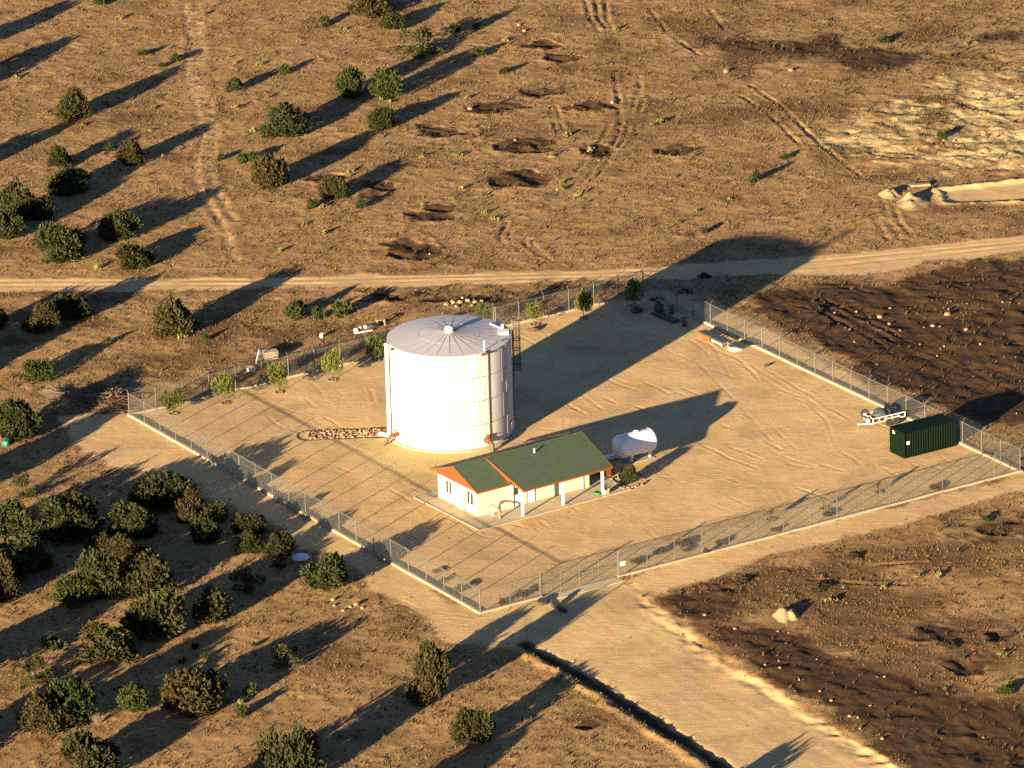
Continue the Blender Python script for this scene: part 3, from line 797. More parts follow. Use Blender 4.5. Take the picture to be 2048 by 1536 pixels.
G1, G2, G3, G4 = "junipers on the grassland beyond the dirt road", "junipers between the dirt road and the yard", "junipers in the thicket beside the yard", "junipers on the slope below the yard"
L_green1 = "dark green juniper bush on the dry grassland beyond the dirt road"
L_brown1 = "brownish juniper bush on the dry grassland beyond the dirt road"
L_olive1 = "olive coloured juniper bush on the dry grassland beyond the dirt road"
L_green3 = "dark green juniper in the shaded thicket beside the fenced yard"
L_brown3 = "brown tinged juniper in the shaded thicket beside the fenced yard"
L_green4 = "green juniper on the grassy slope below the thicket"
L_brown4 = "brown juniper on the grassy slope below the thicket"
L_OFF, G_OFF = "juniper known mainly by the long shadow it throws across the grass", "junipers throwing shadows in from the side"
J = [
    ((107, 178, 178, 248), 'olive', "rounded olive brown juniper standing alone left of the two-wheel track", None),
    ((97, 288, 147, 339), 'olive', 'small olive juniper directly behind a broad dark green one beyond the road', None), ((92, 337, 185, 394), 'green', 'broad dark green juniper directly in front of a small olive one beyond the road', None), ((233, 280, 288, 334), 'brown', 'small brown juniper beside a tiny shrub on the grassland', None),
    ((-6, 364, 74, 448), 'green', 'dark green juniper in a merged clump of three beyond the dirt road', 'clump of three junipers'), ((50, 388, 114, 444), 'green', 'dark green juniper in a merged clump of three beyond the dirt road', 'clump of three junipers'), ((-30, 418, 46, 486), 'green', 'dark green juniper in a merged clump of three beyond the dirt road', 'clump of three junipers'),
    ((67, 448, 174, 531), 'green', 'large round dark green juniper close to the far edge of the dirt road', None), ((199, 419, 281, 486), 'green', 'dark green juniper just behind the low olive one at the road edge', None), ((225, 487, 306, 542), 'olive', "low olive juniper at the far edge of the dirt road", None),
    ((522, 211, 616, 282), 'bright', "broad bright green juniper beyond the dirt road right of the two-wheel track", None),
    ((498, 306, 575, 381), 'brown', "dome shaped brown juniper right of the two-wheel track", None),
    ((632, 351, 696, 404), 'olive', "dull green juniper next to a dark heap of dug soil", None),
    ((697, -12, 776, 42), 'brown', 'brown juniper at the back of a row of three touching junipers', None), ((758, 26, 815, 64), 'green', 'small green juniper between a brown one and the wide loose one', None), ((795, 50, 894, 121), 'sparse', "wide loose green juniper with gaps in its crown beyond the road", None),
    ((673, 132, 735, 199), 'bright', "bright green juniper standing crown to crown with its twin, leaves full", "pair of bright green junipers"), ((738, 136, 805, 203), 'bright', "bright green juniper standing crown to crown with its twin, leaves full", "pair of bright green junipers"),
    ((733, 211, 796, 264), 'green', "compact round green juniper just below the pair of twin junipers", None),
    # between road and yard
    ((47, 608, 120, 671), 'brown', "brown juniper touching a dark green one on the near side of the road", None),
    ((103, 588, 181, 645), 'green', "dark green juniper touching a brown one on the near side of the road", None),
    ((307, 593, 397, 677), 'olive', "large rounded olive juniper alone between the dirt road and the fence", None),
    ((-30, 610, 16, 662), 'brown', "brown juniper standing apart from the brown and green pair by the road", None),
    ((-14, 800, 84, 886), 'green', "wide dark green juniper beside the brush pile at the yard corner", None),
    # thicket
    ((272, 943, 388, 1026), 'green', "broad dark green juniper nearest the concrete kerb of the yard", None), ((358, 983, 411, 1048), 'brown', 'narrow brown juniper squeezed between green ones near the kerb', None),
    ((405, 1005, 462, 1046), 'green', 'small dark green juniper tucked behind a narrow brown one near the kerb', None), ((385, 1032, 441, 1091), 'green', 'upright green juniper in front of the narrow brown one near the kerb', None), ((211, 1008, 305, 1083), 'green', 'rounded green juniper with open shade around it inside the thicket', None),
    ((68, 995, 203, 1090), 'green', 'very wide dark green juniper deep in the thicket', None), ((-20, 998, 72, 1080), 'green', 'dark green juniper at the end of the thicket away from the kerb', "junipers at the thicket's far end"), ((-30, 1074, 107, 1162), 'green', 'dark green juniper at the end of the thicket away from the kerb', "junipers at the thicket's far end"),
    ((177, 1066, 230, 1112), 'brown', 'small brown juniper behind the tall green one in the thicket', 'small brown junipers in the thicket'), ((222, 1070, 290, 1124), 'brown', 'small brown juniper behind the tall green one in the thicket', 'small brown junipers in the thicket'), ((168, 1094, 268, 1202), 'green', 'tall dark green juniper wedged beside the bright green round one', None),
    ((244, 1110, 344, 1200), 'olive', 'olive juniper just behind the very tall olive one in the thicket', None), ((110, 1152, 190, 1214), 'bright', "bright green round juniper at the edge of the dark thicket", None),
    ((258, 1176, 376, 1284), 'olive', "very tall olive juniper in the middle of the thicket", None), ((471, 1026, 534, 1076), 'olive', 'upright olive juniper by the dirt track with a dark one at its foot', None), ((470, 1062, 522, 1108), 'green', 'dark green juniper at the foot of an upright olive one by the track', None),
    ((525, 1066, 590, 1117), 'green', "low green juniper beside the white disc", None), ((534, 1104, 575, 1138), 'sparse', 'tiny patchy juniper in front of the low green one by the white disc', None),
    ((604, 1107, 717, 1188), 'green', "broad dark green juniper right of the white disc", None), ((464, 1129, 524, 1190), 'sparse', "thin patchy juniper below the white disc", None),
    ((387, 1179, 462, 1250), 'olive', 'olive green juniper alone on open grass below the thicket', None), ((159, 1240, 275, 1333), 'olive', "large loose olive juniper below the thicket", None), ((28, 1308, 118, 1372), 'sparse', 'thin spreading juniper behind a joined brown and green pair', None),
    ((-30, 1110, 36, 1206), 'brown', 'brown juniper at the end of the thicket away from the kerb', None), ((22, 943, 70, 1000), 'sparse', "thin open juniper at the top of the thicket", None),
    ((317, 1332, 441, 1433), 'brown', "broad brown juniper with upright plumes on the lower slope", None), ((235, 1365, 302, 1426), 'bright', "small bright green juniper beside the broad brown one", None),
    ((43, 1385, 132, 1474), 'brown', 'brown juniper joined to a bright green one on the lower slope', None), ((98, 1354, 183, 1457), 'bright', 'bright green juniper joined to a brown one on the lower slope', None), ((125, 1460, 231, 1560), 'olive', 'olive brown juniper beside bare grey twigs on the lower slope', None),
    ((526, 1450, 655, 1570), 'green', "dark green juniper on the open slope farthest below the yard", None),
    ((814, 1300, 890, 1414), 'brown', "tall brown juniper beside the access road ditch", None), ((838, 1281, 899, 1350), 'green', "green juniper growing behind the tall brown one by the ditch", None),
    ((896, 1414, 985, 1496), 'olive', "low olive juniper below the access road ditch", None),
    # trees just out of view whose shadows reach into it
    ((-150, 118, -60, 200), 'green', L_OFF, G_OFF), ((-110, 40, -40, 110), 'green', L_OFF, G_OFF), ((-100, 280, -20, 350), 'green', L_OFF, G_OFF), ((-190, 690, -60, 790), 'green', L_OFF, G_OFF),
    ((-130, 650, -30, 740), 'green', L_OFF, G_OFF), ((-160, 900, -50, 1010), 'green', L_OFF, G_OFF), ((-150, 1130, -30, 1240), 'olive', L_OFF, G_OFF), ((-140, 1260, -20, 1370), 'green', L_OFF, G_OFF), ((-150, 1420, -40, 1530), 'green', L_OFF, G_OFF),
    ((690, 1560, 800, 1670), 'green', L_OFF, G_OFF), ((330, 1560, 440, 1660), 'green', L_OFF, G_OFF), ((1270, 1590, 1370, 1690), 'green', L_OFF, G_OFF),
]
for box, kind, lab, grp in J:
    shrub(box, kind, lab, grp, twigs=(kind in ('olive', 'sparse', 'mixed') and (box[0] * 7 + box[1]) % 3 == 0), grow=1.2 if (box[1] > 930 and box[0] < 520) else 1.08)

S = [  # small shrubs
    (207, 283, 233, 305), (612, 394, 640, 419), (559, 129, 586, 151), (450, 154, 486, 187), (635, 30, 664, 55), (184, -6, 213, 14), (272, 98, 298, 115), (341, 107, 368, 126), (316, 124, 334, 136),
    (472, 304, 500, 328), (495, 302, 522, 326), (432, 306, 452, 322), (897, 45, 921, 66), (939, 95, 972, 117), (994, 134, 1017, 151), (943, 45, 972, 60), (710, 395, 735, 420), (570, 596, 618, 641), (624, 614, 652, 641), (660, 599, 706, 636),
    (207, 672, 227, 691), (403, 666, 420, 683), (1495, 340, 1520, 368), (1400, 452, 1418, 468), (1558, 305, 1582, 320), (1755, 70, 1785, 88), (80, 1271, 134, 1302), (380, 1285, 400, 1300), (400, 1305, 420, 1322), (500, 1283, 515, 1296),
    (484, 1364, 516, 1394), (468, 1404, 498, 1436), (355, 1310, 375, 1326), (1990, 1368, 2030, 1390), (1960, 1030, 1985, 1045), (1870, 262, 1895, 280), (1395, 545, 1425, 560)]
for b in S:
    yy = b[3]; zn = 3 if b[0] > 1380 else (0 if yy < 550 else (1 if yy < 760 else 2))
    shrub(b, 'small', ["small green shrub in the dry grass beyond the dirt road", "small green shrub between the dirt road and the fence", "small green shrub on the slope below the thicket", "small green shrub on the dug over ground"][zn],
          ["small shrubs beyond the road", "small shrubs between road and fence", "small shrubs on the slope", "small shrubs on dug ground"][zn], "small_shrub", "shrub")
shrub((42, 716, 112, 766), 'bright', "bright green shrub with grey bare twigs beside the brush pile", None, "leafy_shrub", "shrub", twigs=True)
shrub((539, 1282, 606, 1340), 'sparse', "half dead shrub of grey twigs with a little green on the slope", None, "half_dead_shrub", "shrub", twigs=True)
for b in [(1345, 1073, 1395, 1098), (1428, 1072, 1456, 1094), (1538, 1048, 1566, 1066), (1640, 1016, 1672, 1036), (1855, 962, 1895, 984), (1300, 1085, 1342, 1112), (1362, 1090, 1385, 1106), (1405, 1085, 1422, 1110),
          (873, 1148, 900, 1166), (905, 1160, 940, 1186), (860, 1130, 885, 1148), (990, 1185, 1020, 1212), (1030, 1170, 1062, 1196), (1255, 1110, 1290, 1130)]:
    shrub(b, 'weed', "dark dry weed clump just inside the chain link fence", "weed clumps inside the fence", "weed_clump", "weed", grow=0.85)
for b in [(1295, 590, 1330, 605), (1350, 575, 1385, 590), (1610, 610, 1650, 630), (1640, 645, 1670, 662), (1620, 1160, 1660, 1185), (1470, 1150, 1500, 1170), (1690, 1100, 1730, 1120), (1880, 1280, 1920, 1300)]:
    shrub(b, 'weed', "dark green weed patch on the disturbed soil outside the fence", "weed patches outside the fence", "weed_patch", "weed")

# staked young trees along the fence
SAPT = trunk_mesh("trunk", "bark", 9, stems=1, h=1.25, r0=0.045, lean=0.2)
def sapling(bx, by, w, h, label, kind='sapling', group=None):
    """bx,by foot pixel; w crown width px; h overall height px"""
    p = px(bx, by); s = px_scale(bx, by)
    H_ = h / s / COS_P; a = w / 2 / s
    k = used_n.get(kind, 0); used_n[kind] = k + 1
    z = float(ground_z(p[0], p[1]))
    t = thing("young_tree", label, "sapling", (p[0], p[1], z), k * 1.7, group)
    c = link("crown", PRO[kind][k % len(PRO[kind])], t, (0, 0, H_ * 0.24)); c.scale = (a, a, H_ * 0.38)
    tk = link("trunk", SAPT, t); tk.scale = (1, 1, H_ * 0.62)
    ring = MB()
    rr = random.Random(k)
    for q in range(11):
        an = q * 0.571 + rr.uniform(-.1, .1); d = 0.42 + rr.uniform(-.06, .06)
        ring.tube([(math.cos(an) * d, math.sin(an) * d, -0.05), (math.cos(an) * d, math.sin(an) * d, 0.10)], [0.13, 0.07], 5)
    ring.build("soil_ring", "dark_stone", t)
    return t
G5 = "young trees planted along the far fence"
for bx, by, w, h, lab in [(346, 828, 46, 48, "pale green young tree closest to the yard corner with the brush pile"), (450, 807, 52, 58, "yellowish green young tree by the fence, largest of the row"),
                          (557, 785, 48, 60, "green young tree in a ring of soil across the fence from the old pallets"), (664, 760, 46, 56, "green young tree third along the fence before the tank"),
                          (752, 722, 44, 50, "young tree half hidden behind the tank's white overflow pipe"), (969, 656, 40, 48, "young tree showing just above the tank roof rim"),
                          (1068, 650, 34, 46, "small young tree beyond the tank's caged ladder"), (1168, 636, 36, 54, "young tree by the fence at the edge of the tank shadow"), (1268, 612, 42, 52, "dark young tree in the tank shadow at the fence corner")]:
    sapling(bx, by, w, h, lab, 'sapling', G5)
for bx, by, w, h in [(1541, 1040, 16, 30), (1649, 1018, 14, 24), (1756, 985, 14, 26)]:
    sapling(bx, by, w, h, "thin withered brown sapling inside the fence beside the gate side kerb", 'dry', "withered saplings")

# prickly pears
def cactus_mesh(seed):
    r = np.random.default_rng(seed); Vs, Fs, Ts = [], [], []; off = 0
    nu, nv = 7, 4
    for k in range(13):
        a = r.uniform(0, 6.28); d = r.uniform(0, 0.75)
        c = np.array([math.cos(a) * d, math.sin(a) * d, r.uniform(0.15, 0.62) * (1.1 - 0.5 * d)])
        R_ = r.uniform(0.17, 0.27)
        u, v = np.meshgrid(np.linspace(0, 2 * np.pi, nu, endpoint=False), np.linspace(0.15, np.pi - 0.15, nv))
        p = np.stack([np.sin(v) * np.cos(u) * R_ * 0.85, np.sin(v) * np.sin(u) * R_ * 0.22, np.cos(v) * R_], -1).reshape(-1, 3)
        al, be = r.uniform(0, 6.28), r.uniform(-0.6, 0.6)
        Rx = np.array([[1, 0, 0], [0, math.cos(be), -math.sin(be)], [0, math.sin(be), math.cos(be)]])
        Rz = np.array([[math.cos(al), -math.sin(al), 0], [math.sin(al), math.cos(al), 0], [0, 0, 1]])
        p = p @ (Rz @ Rx).T + c
        f = []
        for i in range(nv - 1):
            for j in range(nu):
                j2 = (j + 1) % nu
                f.append((i * nu + j, (i + 1) * nu + j, (i + 1) * nu + j2, i * nu + j2))
        Vs.append(p); Fs.append(np.array(f) + off); off += len(p)
        Ts.append(np.tile([[r.random(), r.uniform(0.8, 1.3)]], (len(f), 1)))
    return np_mesh("prickly_pear", np.vstack(Vs), np.vstack(Fs), "cactus_pad", np.vstack(Ts), True)
CAC = [cactus_mesh(s) for s in (1, 2, 3)]
cac_px = [(92, 226), (239, 39), (407, 31), (308, 217), (472, 217), (468, 128), (301, 263), (509, 263), (167, 253), (10, 294), (325, 313), (31, 157), (185, 448), (567, 502), (649, 468), (646, 415), (608, 451), (763, 200), (1012, 82),
          (934, 197), (766, 290), (917, 313), (845, 316), (1125, 366), (1122, 381), (1159, 390), (1303, 253), (1323, 246), (971, 427), (923, 378), (845, 410), (1135, 273), (1394, 424), (1357, 446), (193, 538), (18, 676),
          (18, 758), (363, 676), (562, 503), (191, 1225), (34, 1381), (482, 1408), (1671, 1200), (1836, 1155), (1874, 1153), (2005, 1312), (1769, 1177), (1660, 1205), (520, 130), (535, 196), (690, 60), (540, 350), (740, 180), (780, 205), (1180, 300), (700, 345), (1460, 400), (990, 440), (1230, 60), (1930, 90)]
for k, (a, b) in enumerate(cac_px):
    p = px(a, b)
    o = link("prickly_pear", CAC[k % 3], None, (p[0], p[1], float(ground_z(p[0], p[1])) - 0.05), (0, 0, k * 1.3), 0.45 + 0.35 * ((k * 37) % 10) / 10)
    zn = 0 if b < 550 else (1 if a < 1300 else 2)
    tag(o, ["low yellow green prickly pear clump in the grass beyond the dirt road", "low yellow green prickly pear clump on the near side of the dirt road", "low yellow green prickly pear clump on the rough ground beside the access road"][zn], "cactus",
        ["prickly pears beyond the road", "prickly pears near the thicket", "prickly pears by the access road"][zn])

# dry grass: tens of thousands of tufts, one mass
def grass_object(name, n, m, seed, dens, h, w, blades, label, cat, lmax=0.75):
    r = np.random.default_rng(seed)
    x = r.uniform(GX0 + 1, GX1 - 1, n); y = r.uniform(GY0 + 1, GY1 - 1, n)
    q = np.stack([x, y, 0 * x], -1) - CAM
    zz = q @ AX_F; u = FOCAL * (q @ AX_R) / zz; v = FOCAL * (q @ AX_U) / zz
    ok = (np.abs(u) < 1120) & (np.abs(v) < 860)
    x, y = x[ok], y[ok]
    i = ((x - GX0) / DX).astype(int); j = ((y - GY0) / DY).astype(int)
    ok = r.random(len(x)) < dens[j, i]
    x, y = x[ok], y[ok]
    z = ground_z(x, y) - 0.02
    n = len(x)
    sc = r.uniform(0.6, 1.5, n)
    a = r.uniform(0, 2 * np.pi, (n, blades)); lean = r.uniform(0.1, lmax, (n, blades))
    bh = h * sc[:, None] * r.uniform(0.6, 1.1, (n, blades)); bw = w * sc[:, None] * np.ones((n, blades))
    base = np.stack([x, y, z], -1)[:, None, :] + np.stack([np.cos(a), np.sin(a), 0 * a], -1) * (0.10 * sc)[:, None, None]
    side = np.stack([-np.sin(a), np.cos(a), 0 * a], -1) * bw[..., None]
    tip = base + np.stack([np.cos(a) * lean * bh, np.sin(a) * lean * bh, bh], -1)
    V = np.stack([base - side, base + side, tip], 2).reshape(-1, 3)
    F = np.arange(n * blades * 3).reshape(-1, 3)
    t = np.repeat(r.uniform(0, 1, n), blades); val = np.repeat(r.uniform(0.75, 1.25, n), blades)
    o = link(name, np_mesh(name, V, F, m, np.stack([t, val], -1)))
    tag(o, label, cat, kind="stuff")
    return o
clump = np.clip(0.55 + 0.9 * fbm(X, Y, 2.2, 77, 3), 0, 1)
dens = rough_field ** 2 * (1 - np.clip(m_dark * 1.2, 0, 1)) * (1 - np.clip(m_pale, 0, 1)) * clump
grass_object("dry_grass", 330000, "straw", 5, dens, 0.12, 0.045, 4, "short dry straw coloured grass covering the open ground", "grass")
dens2 = rough_field ** 2 * np.clip(0.08 + 0.14 * m_dark + 0.7 * weedy + 0.45 * darkt + 0.12 * np.clip(fbm(X, Y, 6, 91, 2), 0, 1), 0, 1) * clump
grass_object("dark_weeds", 90000, "dark_weed", 6, dens2, 0.24, 0.06, 5, "dark dry weeds mixed into the grass and dug soil", "weeds", 0.45)

# stone chips: rubble on the dug ground
def rubble(name, n, dens, seed, size, label):
    r = np.random.default_rng(seed)
    x = r.uniform(GX0 + 1, GX1 - 1, n); y = r.uniform(GY0 + 1, GY1 - 1, n)
    i = ((x - GX0) / DX).astype(int); j = ((y - GY0) / DY).astype(int)
    ok = r.random(n) < dens[j, i]
    x, y = x[ok], y[ok]; n = len(x)
    z = ground_z(x, y)
    s = size * (0.5 + 1.6 * r.random(n) ** 3)
    O = np.array([[1, 0, 0], [-1, 0, 0], [0, 1, 0], [0, -1, 0], [0, 0, 0.8], [0, 0, -0.6]], float)
    V = O[None] * s[:, None, None] * r.uniform(0.6, 1.3, (n, 6, 1)) + r.normal(size=(n, 6, 3)) * (0.15 * s)[:, None, None]
    V += np.stack([x, y, z + s * 0.2], -1)[:, None]
    Fo = np.array([[0, 2, 4], [2, 1, 4], [1, 3, 4], [3, 0, 4], [2, 0, 5], [1, 2, 5], [3, 1, 5], [0, 3, 5]])
    F = (Fo[None] + (np.arange(n) * 6)[:, None, None]).reshape(-1, 3)
    t = np.repeat(r.random(n), 8); v = np.repeat(r.uniform(0.6, 1.25, n), 8)
    o = link(name, np_mesh(name, V.reshape(-1, 3), F, "stone_chip", np.stack([t, v], -1)))
    tag(o, label, "stones", kind="stuff")
dr = np.clip(m_dark * 0.18 * (dark1 + dark2 * 0.7 + m_pit * 0.9 + 0.3 * darkt) + 0.55 * pale1 * rough_field + 0.8 * np.exp(-(d_bank / 0.8) ** 2) * (sd_acc > -1.5) + 0.8 * np.exp(-((d_tr - 1.2) / 0.5) ** 2), 0, 1)
rubble("stone_chips", 60000, dr * np.clip(0.3 + 1.6 * fbm(X, Y, 4, 61, 2), 0, 1), 8, 0.085, "pale limestone chips strewn over the dug ground")
rubble("yard_pebbles", 22000, np.clip(0.10 * m_yard + 0.14 * (m_tl + m_tr + m_acc) + 0.05 * m_rup, 0, 1), 9, 0.045, "small pebbles on the bare dirt of yard and tracks")

# ------------------------------------------------------------------ rocks, heaps
import bmesh
def rock_mesh(seed, m):
    r = random.Random(seed)
    bm = bmesh.new(); bmesh.ops.create_icosphere(bm, subdivisions=1, radius=1.0)
    for v in bm.verts:
        k = r.uniform(0.7, 1.15); v.co = Vector((v.co.x * k, v.co.y * k * 0.85, v.co.z * k * 0.65))
    me = bpy.data.meshes.new("rock"); bm.to_mesh(me); bm.free(); me.materials.append(MATS[m]); return me
ROCKS = [rock_mesh(s, "limestone") for s in range(4)]
DROCKS = [rock_mesh(s + 9, "dark_stone") for s in range(2)]
def put_rock(a, b, size_px, label, group, ms=ROCKS, k=0):
    p = px(a, b); s = px_scale(a, b); r = size_px / 2 / s
    o = link("rock", ms[k % len(ms)], None, (p[0], p[1], float(ground_z(p[0], p[1])) + r * 0.35), (0, 0, k * 1.9), r)
    return tag(o, label, "rock", group)
for k, (a, b, s) in enumerate([(939, 219, 13), (1224, 208, 11), (1038, 51, 10), (1048, 63, 9), (1452, 145, 15), (1582, 142, 12), (1030, 282, 9), (1198, 322, 9)]):
    put_rock(a, b, s, "pale limestone rock lying on the grassland beyond the dirt road", "rocks beyond the dirt road", k=k)
for k, (a, b, s) in enumerate([(1759, 636, 18), (1778, 650, 12), (1895, 632, 20), (1865, 653, 14), (1932, 661, 16), (1713, 626, 10), (1669, 629, 12), (1897, 621, 11), (1875, 713, 9), (1700, 660, 9), (1800, 664, 9), (1960, 690, 10), (1840, 690, 8), (1780, 618, 9), (1880, 655, 9)]):
    put_rock(a, b, s * 0.75, "pale limestone rock dug up on the dark soil outside the long kerb", "rocks on the dark soil", k=k)
for k, (a, b, s) in enumerate([(1409, 1232, 9), (1699, 1434, 10), (1470, 1258, 8), (1662, 1400, 8), (1720, 1458, 8), (1765, 1480, 9), (1530, 1330, 8), (1640, 1385, 9), (1560, 1340, 8)]):
    put_rock(a, b, s, "pale rock on the bank beside the access road", "rocks on the access road bank", k=k)
for k, (a, b, s) in enumerate([(665, 1201, 12), (668, 1213, 9), (687, 1223, 10), (700, 1216, 9), (712, 1212, 16), (725, 1218, 10)]):
    put_rock(a, b, s, "pale rock in a small scatter below the broad juniper by the white disc", "rocks below the white disc", k=k)
for k, (a, b, s) in enumerate([(892, 611, 13), (905, 607, 15), (920, 606, 14), (935, 603, 12), (950, 607, 14), (964, 604, 10), (912, 614, 10), (944, 612, 10), (925, 598, 9)]):
    put_rock(a, b, s, "pale limestone block in a heap behind the tank outside the fence", "blocks in the heap behind the tank", k=k)

def heap(cx, cy, w_px, h_m, seed, m, label, name="caliche_heap", depth=None):
    """loose tipped earth: several rounded humps with a crumbly surface"""
    r = np.random.default_rng(seed)
    s_ = px_scale(cx, cy); R_ = w_px / 2 / s_; Rd = depth or R_ * 1.15
    p = px(cx, cy); n = 44
    g = np.linspace(-1.25, 1.25, n); gx_, gy_ = np.meshgrid(g, g)
    z = np.zeros_like(gx_)
    for k in range(6):
        a = r.uniform(0, 6.28); d = r.uniform(0.0, 0.5) if k else 0.0
        z = np.maximum(z, r.uniform(0.5, 1.0) * np.exp(-(((gx_ - d * math.cos(a)) / r.uniform(0.33, 0.5)) ** 2 + ((gy_ - d * math.sin(a)) / r.uniform(0.33, 0.5)) ** 2)))
    z = h_m * z * (1 + 0.35 * fbm(gx_ * R_, gy_ * Rd, 0.8, 700 + seed, 3)) + 0.10 * fbm(gx_ * R_, gy_ * Rd, 0.5, 720 + seed, 2) * np.clip(z * 3, 0, 1) - 0.09
    V = np.stack([gx_ * R_, gy_ * Rd, z], -1).reshape(-1, 3)
    j, i = np.meshgrid(np.arange(n - 1), np.arange(n - 1), indexing='ij'); a = (j * n + i).ravel()
    F = np.stack([a, a + 1, a + n + 1, a + n], -1)
    o = link(name, np_mesh(name, V, F, m, smooth=True), None, (p[0], p[1], float(ground_z(p[0], p[1]))))
    return tag(o, label, "dirt heap")
heap(1568, 1234, 76, 0.85, 1, "caliche", "cone of pale caliche dumped on the rough ground right of the access road")
heap(1784, 390, 60, 0.8, 2, "caliche", "pale caliche heap at the end of the scraped strip, smaller of two")
heap(1820, 402, 88, 1.1, 3, "caliche", "pale caliche heap at the end of the scraped strip, larger of two")

# ------------------------------------------------------------------ water tank
TH, TRD, NP = 9.746, 6.0, 27
tank = thing("water_tank", "big round white panelled steel water tank with low cone roof", "water tank", (0, 0, 0))
MB().lathe([(6.42, -0.15), (6.42, 0.10), (6.36, 0.14), (0.5, 0.14)], 72).build("foundation", "concrete", tank, True)
MB().lathe([(TRD - 0.045, 0.14), (TRD - 0.045, TH - 0.01)], 108).build("inner_shell", "seam", tank, True)
def arc_plate(r, a0, a1, z0, z1, t, n=4):
    v = []; f = []
    for k in range(n + 1):
        a = a0 + (a1 - a0) * k / n
        for rr, z in ((r, z0), (r, z1), (r - t, z1), (r - t, z0)):
            v.append((rr * math.cos(a), rr * math.sin(a), z))
    for k in range(n):
        o = 4 * k
        for i in range(4):
            f.append((o + i, o + 4 + i, o + 4 + (i + 1) % 4, o + (i + 1) % 4))
    f.append((0, 1, 2, 3)); f.append((4 * n + 3, 4 * n + 2, 4 * n + 1, 4 * n))
    return MB().add(v, f)
step = 2 * math.pi / NP; gap = 0.034 / TRD
ch = TH / 4
pm = arc_plate(TRD, gap, step - gap, 0.032, ch - 0.032, 0.06).mesh("panel", "tank_white", True)
for c in range(4):
    ph = math.radians(-90 + (0.8 if c % 2 else -5.6))
    for k in range(NP):
        link("panel", pm, tank, (0, 0, c * ch + (0.12 if c == 0 else 0)), ph + k * step, (1, 1, 1 if c else (ch - 0.12) / ch))
RISE = 0.47
def rz_(r): return TH + 0.02 + RISE * (1 - r / 6.05)
core = MB().lathe([(6.02, TH - 0.02), (6.02, TH + 0.005), (0.3, rz_(0.3) - 0.02)], 108).build("roof_deck", "seam", tank, True)
MB().lathe([(6.02, TH - 0.07), (6.055, TH - 0.07), (6.055, TH + 0.0), (6.02, TH + 0.0)], 108).build("rim_angle", "rim_shade_red", tank, True)
def roof_plate(r0, r1, a0, a1, g):
    v = []; n = 3
    for k in range(n + 1):
        for rr in (r0, r1):
            aa = a0 + g / rr + (a1 - a0 - 2 * g / rr) * k / n
            v.append((rr * math.cos(aa), rr * math.sin(aa), rz_(rr) + 0.012))
    f = [(2 * k, 2 * k + 1, 2 * k + 3, 2 * k + 2) for k in range(n)]
    m0 = len(v); v += [(x, y, z - 0.03) for x, y, z in v]
    ring = [2 * k for k in range(n + 1)] + [2 * k + 1 for k in range(n, -1, -1)]
    f += [tuple(m0 + i for i in reversed(q)) for q in f]
    f += [(ring[i], ring[i - 1], m0 + ring[i - 1], m0 + ring[i]) for i in range(len(ring))]
    return MB().add(v, f)
ro = roof_plate(3.02, 6.05, 0, step, 0.010).mesh("roof_panel", "tank_roof")
ri = roof_plate(0.40, 2.98, 0, step, 0.010).mesh("roof_panel", "tank_roof")
rib = MB()
for k in range(NP):
    a = math.radians(-90 + 0.8) + k * step
    link("roof_panel", ro, tank, None, a); link("roof_panel", ri, tank, None, a)
ribm = MB().add([(0.4, -0.02, rz_(0.4)), (6.0, -0.02, rz_(6.0)), (6.0, 0.02, rz_(6.0)), (0.4, 0.02, rz_(0.4)), (0.4, -0.02, rz_(0.4) + 0.012), (6.0, -0.02, rz_(6.0) + 0.012), (6.0, 0.02, rz_(6.0) + 0.012), (0.4, 0.02, rz_(0.4) + 0.045)],
                [(4, 5, 6, 7), (0, 1, 5, 4), (1, 2, 6, 5), (2, 3, 7, 6), (3, 0, 4, 7)]).mesh("roof_rib", "roof_seam_shade")
for k in range(NP):
    link("roof_rib", ribm, tank, None, math.radians(-90 + 0.8) + k * step)
vent = MB().lathe([(0.48, rz_(0.4) - 0.03), (0.48, rz_(0.4) + 0.10), (0.30, rz_(0.4) + 0.12), (0.30, rz_(0.4) + 0.34), (0.46, rz_(0.4) + 0.34), (0.46, rz_(0.4) + 0.44), (0.22, rz_(0.4) + 0.56), (0.02, rz_(0.4) + 0.60)], 20).build("roof_vent", "white_paint", tank, True)
def pol(az, r, z=0.0):
    a = math.radians(az); return (r * math.cos(a), r * math.sin(a), z)
# overflow pipe on the sunny side
ovf = MB().tube([pol(196, 6.30, 9.75), pol(196, 6.30, 0.75), pol(196, 6.34, 0.52), pol(196, 6.55, 0.42), pol(191, 7.15, 0.40)], 0.19, 14).build("overflow_pipe", "white_paint", tank, True)
MB().lathe([(0.24, 9.55), (0.24, 9.78), (0.10, 9.82)], 14, (*pol(196, 6.30)[:2], 0)).build("pipe_cap", "white_paint", ovf, True)
for z in (2.4, 4.9, 7.3):
    MB().tube([pol(196, 6.0, z), pol(196, 6.2, z)], 0.05, 6).build("pipe_bracket", "galvanised", ovf)
